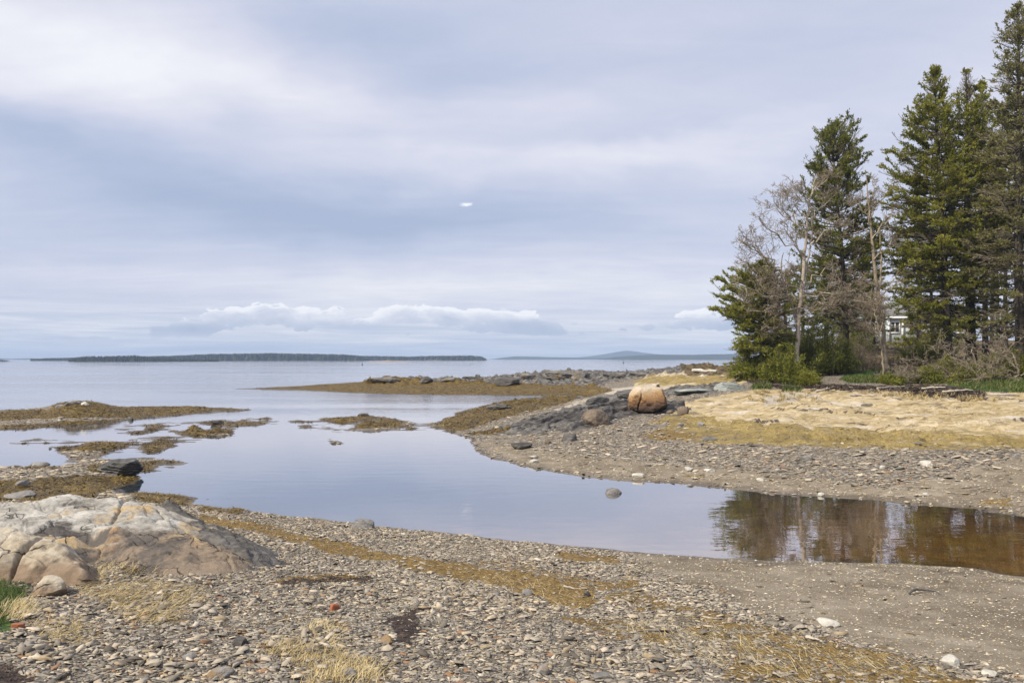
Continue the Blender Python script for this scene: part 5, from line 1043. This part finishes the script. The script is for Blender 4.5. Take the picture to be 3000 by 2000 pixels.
# dead boughs and brush under the right-hand spruces
for i, (u, v, d, limbs, lab) in enumerate([
    (2860, 1108, 40.0, [(2860,1100,2700,1060,-.6,.035),(2850,1090,2660,1100,-.8,.03),(2860,1085,2740,1010,-.4,.03),(2870,1090,2960,1040,-.3,.03),(2855,1100,2620,1120,-.9,.03),(2865,1095,2800,1120,-1.,.03),(2865,1080,2830,980,0,.03)], 'tangle of grey fallen boughs at the foot of the dense spruces'),
    (2975, 1112, 38.6, [(2985,1105,2860,1108,-.4,.03),(2985,1095,2880,1060,-.3,.03),(2985,1090,2930,980,.1,.035),(2985,1085,2880,1000,.2,.03),(2990,1100,3050,1060,-.2,.03),(2985,1108,2820,1112,-.5,.03),(2985,1098,2950,1120,-.6,.025)], 'pale dead branches drooping to the grass at the right edge'),
    (2700, 1118, 39.6, [(2700,1115,2600,1090,-.3,.025),(2700,1112,2650,1060,0,.025),(2700,1112,2760,1070,.2,.025),(2700,1115,2570,1118,-.4,.02),(2700,1115,2790,1112,-.3,.02)], 'low brushwood heap with bare twigs on the bank below the cottage')]):
    bare_tree('dead_brush', u, v, d, [(u,v+4,0,.05),(u+4,v-14,.1,.04),(u+6,v-30,.1,.02)], limbs, lab, 210 + i, cat='brushwood', depth=3, mat=M_TWIG, kids=(3, 6), up=.02, tmin=.007)
for i, (u, v, d, w_, h_, lab) in enumerate([(2545,1098,44,1.4,.95,'brown thicket behind the green grass clearing'), (2470,1070,50,1.6,1.6,'far brown thicket left of the clearing')]):
    rs_ = np.random.RandomState(240 + i); x_ = (u - U0) / F * d; z_ = float(gz(np.array([x_]), np.array([d]))[0]); root = obj('thicket', None, loc=(x_, d, z_), label=lab, cat='thicket')
    out = []
    for k in range(46):
        a_ = rs_.uniform(0, 6.28); grow(rs_, (rs_.normal(0, w_ * .5), rs_.normal(0, .4), -.1), (math.cos(a_) * .4, math.sin(a_) * .4, 1), h_ * rs_.uniform(.6, 1.1), .014, 2, out, .25, .05, .6, (4, 7))
    bg_ = Bag(4); V, Fc = tubes(np.array([q[0] for q in out]), np.maximum(np.array([q[1] for q in out]), .007), 3); bg_.add(V, Fc, np.repeat(rs_.uniform(0, .7, len(out)), 18)); obj('stems', bg_.mesh('stems', M_TWIG), root)
# juniper and young spruce bushes along the bank
def bush(name, u, v, d, w_, h_, label, seed, mat, cat='bush', n=120, droop=0.0, sx=0.0, group=None):
    rs_ = np.random.RandomState(seed); x_ = (u - U0) / F * d; z_ = float(gz(np.array([x_]), np.array([d]))[0]); root = obj(name, None, loc=(x_, d, z_), label=label, cat=cat, group=group)
    az = rs_.uniform(0, 6.283, n); th = rs_.uniform(.0, 1.35, n); L = rs_.uniform(.30, 1.12, n) * (1 + .35 * pn(np.cos(az) * 1.3 + seed, np.sin(az) * 1.3, th * 2))
    dx, dy, dz = np.sin(th) * np.cos(az) * w_ + sx * th, np.sin(th) * np.sin(az) * w_ * .8, np.cos(th) * h_ + .1 * h_
    S = np.linspace(0, 1, 6); B0 = np.stack([rs_.normal(0, w_ * .22, n), rs_.normal(0, w_ * .2, n), np.full(n, -.05)], 1)
    BP = B0[:, None] + np.stack([dx, dy, dz], 1)[:, None] * (S[None, :, None] * L[:, None, None]); BP[:, :, 2] -= droop * (S ** 2) * h_; BP += rs_.normal(0, .03, BP.shape) * S[None, :, None]
    tb = Bag(4); V, Fc = tubes(BP, np.linspace(.02, .005, 6)[None] * np.ones((n, 1)), 4); tb.add(V, Fc, np.repeat(rs_.uniform(0, .8, n), 24))
    k = 130; bi = np.repeat(np.arange(n), k); s = rs_.uniform(.18, 1, n * k); f = s * 5; i0 = np.minimum(f.astype(int), 4); fr = (f - i0)[:, None]
    c = BP[bi, i0] * (1 - fr) + BP[bi, i0 + 1] * fr; tg = nrm(BP[bi, i0 + 1] - BP[bi, i0]); spd = rs_.normal(0, 1, (n * k, 3)) * (.03 + .13 * s * (1.1 - s) * 2)[:, None]
    tone = np.clip(.45 + .3 * pn(c[:, 0] * 2 + seed, c[:, 1] * 2, c[:, 2] * 2) + .25 * (rs_.uniform(0, 1, n) - .5)[bi] + rs_.normal(0, .12, n * k), 0, 1)
    fb = Bag(4); sprays(fb, c + spd, tg + rs_.normal(0, .5, (n * k, 3)), .13 * rs_.uniform(.6, 1.2, n * k), .04 * rs_.uniform(.6, 1.2, n * k), rs_, tone)
    obj('stems', tb.mesh('stems', M_BARK, True), root); obj('foliage', fb.mesh('foliage', mat), root)
bush('juniper_bush', 2300, 1128, 40.6, 1.2, 1.5, 'bushy green juniper at the foot of the pale bare tree', 301, M_CED, n=110)
bush('juniper_bush', 2395, 1110, 42.4, 1.6, 2.3, 'large dark juniper to the right of the pale bare tree trunk', 302, M_PINE, n=150)
bush('juniper_bush', 2462, 1112, 42.8, 1.1, 1.7, 'dark spreading juniper left of the grass clearing', 303, M_PINE, n=100)
bush('juniper_bush', 2360, 1142, 39.4, .9, .6, 'low green shrub on the eroded bank edge below the bare tree', 304, M_SPR, n=70)
bush('juniper_bush', 2200, 1105, 42, 1.1, 1.0, 'green undergrowth beneath the leaning cedar on its seaward side', 305, M_CED, n=80)
bush('young_spruce', 2612, 1126, 39.2, .75, .36, 'yellow green young spruce on the bank below the dead sapling', 306, M_CED, n=50)
bush('young_spruce', 2690, 1050, 47, 1.2, 1.2, 'green spruce bush below the cottage porch', 307, M_SPR, n=80)
bush('young_spruce', 2780, 1090, 41, 1.5, 1.2, 'low green boughs at the foot of the dense spruce', 308, M_SPR, n=100, droop=.3)
bush('young_spruce', 2920, 1098, 40.5, 1.4, 1.3, 'green low boughs between the twin spruces and the right edge', 309, M_OLD, n=100, droop=.2)
bush('young_spruce', 3040, 1105, 39.5, 1.5, 1.5, 'dark low boughs cut off by the right edge above the grass', 310, M_SPR, n=100)
bush('young_spruce', 2500, 1010, 52, 1.6, 2.2, 'dark spruce thicket left of the cottage', 311, M_PINE, n=110)
bush('young_spruce', 2760, 1030, 52, 1.7, 2.0, 'green spruce scrub right of the cottage front', 312, M_SPR, n=110)

bush('young_spruce', 2850, 1112, 39.2, 1.3, .8, 'green drooping boughs lying over the grey fallen boughs', 313, M_SPR, n=70, droop=.4)
bush('young_spruce', 2725, 1108, 39.6, 1.0, .8, 'yellow green boughs among the brushwood below the cottage', 314, M_CED, n=60, droop=.3)
bush('young_spruce', 2960, 1080, 41.5, 1.4, 1.8, 'grey green hanging boughs in front of the tallest old spruce', 315, M_OLD, n=90, droop=.3)
# ------------------------------------------------------------------ cottage behind the trees
def box(b, x0, x1, y0, y1, z0, z1):
    v = [(x0,y0,z0),(x1,y0,z0),(x1,y1,z0),(x0,y1,z0),(x0,y0,z1),(x1,y0,z1),(x1,y1,z1),(x0,y1,z1)]
    b.add(v, [(0,3,2,1),(4,5,6,7),(0,1,5,4),(1,2,6,5),(2,3,7,6),(3,0,4,7)])
def plain(name, c, rough=.7, n=6, k=.15):
    m, t, b = material(name); q = t.noise(t.pos(), n, 4, .6); finish(t, b, t.mix(t.ss(.35, .7, q), c, [x * (1 - k) for x in c]), rough, .3); return m
M_WALL, M_TRIM, M_ROOF, M_GLASS = plain('blue_grey_siding', (.50, .56, .58)), plain('white_trim', (.80, .80, .78)), plain('grey_shingle_roof', (.17, .17, .18), .85), plain('window_glass', (.06, .07, .08), .15)
def cottage():
    x0, y0 = 37.6, 80.0; z0 = float(gz(np.array([x0 + 4]), np.array([y0]))[0]) - .1
    r = obj('cottage', None, loc=(x0, y0, z0), label='blue grey cottage with white trim and grey hipped roof glimpsed through the trees', cat='house')
    b = Bag(); box(b, .3, 8.7, .3, 6, 0, 2.6); obj('wall', b.mesh('wall', M_WALL), r)
    b = Bag(); e = .0
    b.add([(0,0,2.6),(9,0,2.6),(9,6.3,2.6),(0,6.3,2.6),(1.6,1.5,3.9),(7.4,1.5,3.9),(7.4,4.8,3.9),(1.6,4.8,3.9)], [(0,1,5,4),(1,2,6,5),(2,3,7,6),(3,0,4,7),(4,5,6,7),(0,3,2,1)])
    ro = obj('roof', b.mesh('roof', M_ROOF), r)
    b = Bag(); box(b, -.06, 9.06, -.06, -.003, 2.42, 2.62); obj('fascia', b.mesh('fascia', M_TRIM), ro)
    for px in (.35, 1.75, 4.4, 6.9, 8.6):
        b = Bag(); box(b, px - .08, px + .08, .12, .28, 0, 2.6); obj('porch_post', b.mesh('porch_post', M_TRIM), r)
    for wx in (1.0, 2.9, 5.6, 7.7):
        b = Bag()
        for (a1, a2, c1, c2) in [(-.5,.5,2.05,2.16),(-.5,.5,.94,1.05),(-.5,-.4,1.05,2.05),(.4,.5,1.05,2.05),(-.03,.03,1.05,2.05)]: box(b, wx + a1, wx + a2, .22, .296, c1, c2)
        w_ = obj('window', b.mesh('window', M_TRIM), r); b = Bag(); box(b, wx - .4, wx + .4, .27, .29, 1.05, 2.05); obj('pane', b.mesh('pane', M_GLASS), w_)
    b = Bag(); box(b, 3.85, 4.75 - .45, .25, .296, .05, 2.1); obj('door', b.mesh('door', M_TRIM), r)
cottage()

# ------------------------------------------------------------------ driftwood, sticks
M_DRIFT = bark_mat('driftwood_grey', (.20, .17, .14), (.38, .34, .29), (.56, .52, .46))
def log(name, pts, r, label, mat=None, cat='driftwood', sub=10, taper=.6):
    pts = np.array([hit(*p) if len(p) == 2 else p for p in pts], float); pts[:, 2] += r * .8; o0 = pts[0].copy(); sm = smoothline(pts - o0, sub); rs_ = np.random.RandomState(int(abs(o0[0] * 1000)) % 9999); sm[1:-1] += rs_.normal(0, r * .25, (sub - 2, 3))
    V, Fc = tubes(sm[None], (r * np.linspace(1, taper, sub) * rs_.uniform(.85, 1.15, sub))[None], 8); b = Bag(); b.add(V, Fc, .5)
    for e in (0, sub - 1):
        c = np.arange(e * 8, e * 8 + 8); b.add(V[c], [(0, 1, 2, 3), (0, 3, 4, 7), (4, 5, 6, 7)], .9)
    obj(name, b.mesh(name, mat or M_DRIFT, True), loc=o0, label=label, cat=cat)
log('driftwood_log', [(2030,1090), (2062,1091), (2100,1092)], .13, 'pale driftwood log on the skyline left of the cedar', M_PALE)
p0 = hit(2664,1742); p1 = hit(2700,1736); p2 = hit(2755,1741)
log('driftwood_branch', [(p0[0],p0[1],p0[2]),(p0[0]+.04,p0[1]+.02,p0[2]+.02),(p1[0],p1[1],p1[2]+.03),((p1[0]+p2[0])/2,p1[1],p1[2]+.02),(p2[0],p2[1],p2[2])], .014, 'dark arched piece of driftwood on the smooth near mud', bark_mat('wet_driftwood', (.03, .03, .03), (.10, .10, .10), (.34, .36, .39)))
for i, (a, b_, r, lab) in enumerate([((2490,1160),(2560,1162),.05,'pale stick lying along the dark wrack line left of centre'), ((2570,1140),(2650,1134),.05,'grey branch lying on the dark wrack below the young spruce'), ((2240,1128),(2330,1136),.06,'dark root log under the leaning cedar'), ((2760,1150),(2850,1146),.05,'grey stick at the upper edge of the purple wrack heap'), ((2700,1140),(2770,1136),.05,'bleached branch at the foot of the fallen boughs'), ((2390,1150),(2430,1140),.05,'short pale stick on the bank under the junipers'), ((1652,1718),(1683,1727),.012,'short pale driftwood stick on the golden weed strip'), ((575,1708),(622,1716),.016,'dark stick on the shingle right of the flattened straw'), ((2900,1158),(2985,1160),.04,'thin branch below the green grass at the right edge')]):
    log('driftwood_stick', [a, ((a[0] + b_[0]) / 2, (a[1] + b_[1]) / 2 - 1), b_], r, lab, M_DRIFT if i not in (2, 7) else M_BARK)

# ------------------------------------------------------------------ bay markers
def buoy(u, v, label, c):
    x, y, _ = P(u, v, 0); r = obj('buoy', None, loc=(x, y, 0), label=label, cat='buoy')
    m = plain('buoy_paint', c, .5); s = y / F
    V, Fc = rock_shape((4 * s, 4 * s, 6 * s), 3, 0, 0, 0, 3); b = Bag(3); V[:, 2] += s; b.add(V, Fc); obj('float', b.mesh('float', m, True), r)
    b = Bag(); V, Fc = tubes(np.array([[[0, 0, 0], [0, 0, 5 * s], [0, 0, 10 * s]]]), np.full((1, 3), .5 * s), 6); b.add(V, Fc); obj('mast', b.mesh('mast', m), r)
buoy(1826, 1064, 'small dark marker buoy far out on the bay right of centre', (.05, .06, .05)); buoy(1061, 1069, 'tiny black buoy far out before the wooded island', (.02, .02, .025))
# ------------------------------------------------------------------ far shores
M_WOOD = leaf_mat('island_woods', [(0, (.012, .020, .012)), (.6, (.03, .042, .022)), (1, (.06, .065, .035))], .1)
M_SHORE = rock_mat('island_shore_rock', [(.3, (.12, .09, .075)), (.5, (.30, .23, .19)), (.7, (.48, .41, .35))], .12, (1, 1, 3), (0, 0, 0), None, None, .5, 5, .9, .3, .5)
def ridge_land(name, u0, u1, d, depth, prof, vshore, mat, res, label, kind='structure', cat=None, rough=.12):
    """a low island: prof = [(u, v)] skyline of the ground"""
    x0, x1 = (u0 - U0) / F * d, (u1 - U0) / F * d; n = int((x1 - x0) / res) + 2; X = np.linspace(x0, x1, n); U = U0 + F * X / d
    pv = np.interp(U, [p[0] for p in prof], [p[1] for p in prof]); top = np.maximum(H - (pv - V0) / F * d, .05) 
    top = top * (1 + rough * fbm(X / (res * 8), 0, 3, 3))
    m_ = 14; s = np.linspace(0, 1, m_); yy = d - depth * .5 + depth * s
    shape = np.where(s < .5, sstep(0, .5, s), sstep(1, .5, s)) ** .75
    Z = top[:, None] * shape[None] - .3 + .05 * depth ** .3 * fbm(X[:, None] / (res * 5), yy[None] / (res * 5), 1, 3) * shape
    wig = depth * .10 * fbm(X / (res * 12), 5, 1, 3)
    V = np.stack([np.broadcast_to(X[:, None], Z.shape), yy[None] + wig[:, None], Z], -1).reshape(-1, 3)
    i = np.arange(n - 1)[:, None] * m_ + np.arange(m_ - 1)[None]; Fc = np.stack([i, i + m_, i + m_ + 1, i + 1], -1).reshape(-1, 4)
    return obj(name, mesh(name, V, Fc, mat, {'rnd': np.full(len(V), .5)}, True), kind=kind, label=label if kind != 'structure' else None, cat=cat if kind != 'structure' else None)
def woods(name, u0, u1, d, ground, tree, n, label, seed, depth=30, spread=.3, cone=.22):
    """a far wood that reads as one mass: pointed conifer shapes"""
    rs_ = np.random.RandomState(seed); U = rs_.uniform(u0, u1, n); y = d + rs_.uniform(-.5, .5, n) * depth; X = (U - U0) / F * y
    g = np.interp(U, [p[0] for p in ground], [p[1] for p in ground]); tv = np.interp(U, [p[0] for p in tree], [p[1] for p in tree])
    zb = np.maximum(H - (g - V0) / F * d, .1); zt = H - (tv - V0) / F * d
    hgt = np.maximum((zt - zb) * rs_.uniform(.72, 1.0 + spread, n), .4 * (zt - zb).mean()); w = hgt * cone * rs_.uniform(.7, 1.4, n)
    k = 6; lv = [(0.0, .9), (.12, 1.0), (.4, .72), (.42, .85), (.75, .32), (.77, .42), (1.0, .02)]
    ang = np.arange(k) * 2 * np.pi / k; ring = []
    for (h_, r_) in lv:
        rr = r_ * w[:, None] * rs_.uniform(.7, 1.25, (n, k)); ring.append(np.stack([X[:, None] + np.cos(ang) * rr, y[:, None] + np.sin(ang) * rr, (zb - .3)[:, None] + hgt[:, None] * h_ + rs_.normal(0, .03, (n, k)) * hgt[:, None]], -1))
    V = np.stack(ring, 1).reshape(-1, 3); m_ = len(lv)
    i = (np.arange(n) * m_ * k)[:, None, None] + (np.arange(m_ - 1) * k)[None, :, None] + np.arange(k)[None, None]; j = (np.arange(n) * m_ * k)[:, None, None] + (np.arange(m_ - 1) * k)[None, :, None] + ((np.arange(k) + 1) % k)[None, None]
    Fc = np.stack([i, j, j + k, i + k], -1).reshape(-1, 4)
    obj(name, mesh(name, V, Fc, M_WOOD, {'rnd': np.repeat(rs_.uniform(0, 1, n), m_ * k)}), label=label, cat='woods', kind='stuff')
# nearest wooded island with pale shore
D1 = 740
ridge_land('island', -250, 48, D1, 40, [(-250,1058),(20,1058),(48,1063)], 1063, M_SHORE, 1.0, '')
woods('island_wood', -240, 40, D1, [(-240,1059),(40,1061)], [(-240,1052),(10,1052),(30,1056),(40,1060)], 150, 'dark conifer tips at the left edge of the horizon', 1, 25)
ridge_land('island', 165, 665, D1, 50, [(165,1063),(220,1061),(400,1060),(560,1060.5),(665,1063)], 1063, M_SHORE, 1.0, '')
woods('island_wood', 200, 640, D1 + 4, [(200,1060.5),(640,1060.5)], [(200,1052),(215,1048),(250,1044),(300,1044),(400,1042),(440,1046),(520,1050),(640,1052)], 900, 'near wooded islet with ragged conifer tops and a pale shore', 2, 36, .25, .24)
D2 = 1050
ridge_land('island', 85, 1090, D2, 160, [(85,1057),(130,1055.5),(300,1055),(800,1054.5),(1060,1055.5),(1090,1057)], 1058, M_SHORE, 3, '')
woods('island_wood', 90, 1080, D2, [(90,1057),(1080,1057)], [(90,1054),(130,1048),(300,1045),(500,1041),(620,1036),(800,1034),(1000,1037),(1050,1040),(1080,1050)], 6500, 'long dark wooded island across the bay', 3, 110, .04, .30)
D3 = 1200
ridge_land('island', 1020, 1432, D3, 120, [(1020,1055),(1060,1053.5),(1240,1053.5),(1400,1053.5),(1432,1055)], 1056, M_SHORE, 4, '')
woods('island_wood', 1030, 1425, D3, [(1030,1055),(1420,1055)], [(1030,1046),(1060,1042),(1200,1044),(1260,1042),(1300,1042),(1380,1041),(1410,1044),(1425,1050)], 2200, 'lower wooded island to the right of the long dark island', 4, 80, .12, .30)
ridge_land('skerry', 1062, 1230, 640, 20, [(1062,1060),(1090,1057.5),(1130,1056),(1180,1057),(1230,1060.5)], 1060, M_SHORE, 1.0, 'low bare pale skerry before the dark island', kind='thing', cat='skerry', rough=.35)
# hills down the bay
def hill(name, d, prof, depth, col, res):
    m = plain(name + '_cover', col, .9, .01)
    ridge_land(name, prof[0][0], prof[-1][0], d, depth, prof, 1051, m, res, '', rough=.03)
hill('hill', 2600, [(1420,1054),(1480,1046),(1510,1043),(1560,1044),(1640,1046),(1760,1047),(1850,1051),(1900,1054)], 500, (.03, .042, .03), 8)
hill('hill', 3500, [(1640,1052),(1720,1044),(1770,1037),(1810,1030),(1835,1026),(1860,1029),(1910,1036),(1980,1042),(2060,1046),(2200,1050)], 500, (.035, .045, .035), 12)
hill('hill', 1900, [(1760,1053),(1800,1045),(1850,1041),(1920,1037.5),(2000,1038.5),(2080,1037),(2140,1036),(2300,1036),(2600,1036),(2900,1046)], 400, (.025, .036, .026), 6)
hill('hill', 2200, [(-700,1040),(-100,1044),(30,1052),(60,1051),(90,1049),(200,1054)], 300, (.03, .04, .03), 6)
# sea air between the camera and the hills
m = bpy.data.materials.new('sea_haze'); m.use_nodes = True; t = NT(m.node_tree)
for nd in list(m.node_tree.nodes): m.node_tree.nodes.remove(nd)
o_ = t.n('ShaderNodeOutputMaterial'); pv = t.n('ShaderNodeVolumePrincipled'); pv.inputs['Color'].default_value = (.54, .71, 1.0, 1); pv.inputs['Density'].default_value = HAZE; pv.inputs['Anisotropy'].default_value = 0.0
t.t.links.new(pv.outputs[0], o_.inputs['Volume'])
b = Bag(); box(b, -4600, 4600, -60, 4500, -8, 60); obj('haze', b.mesh('haze', m), kind='stuff')
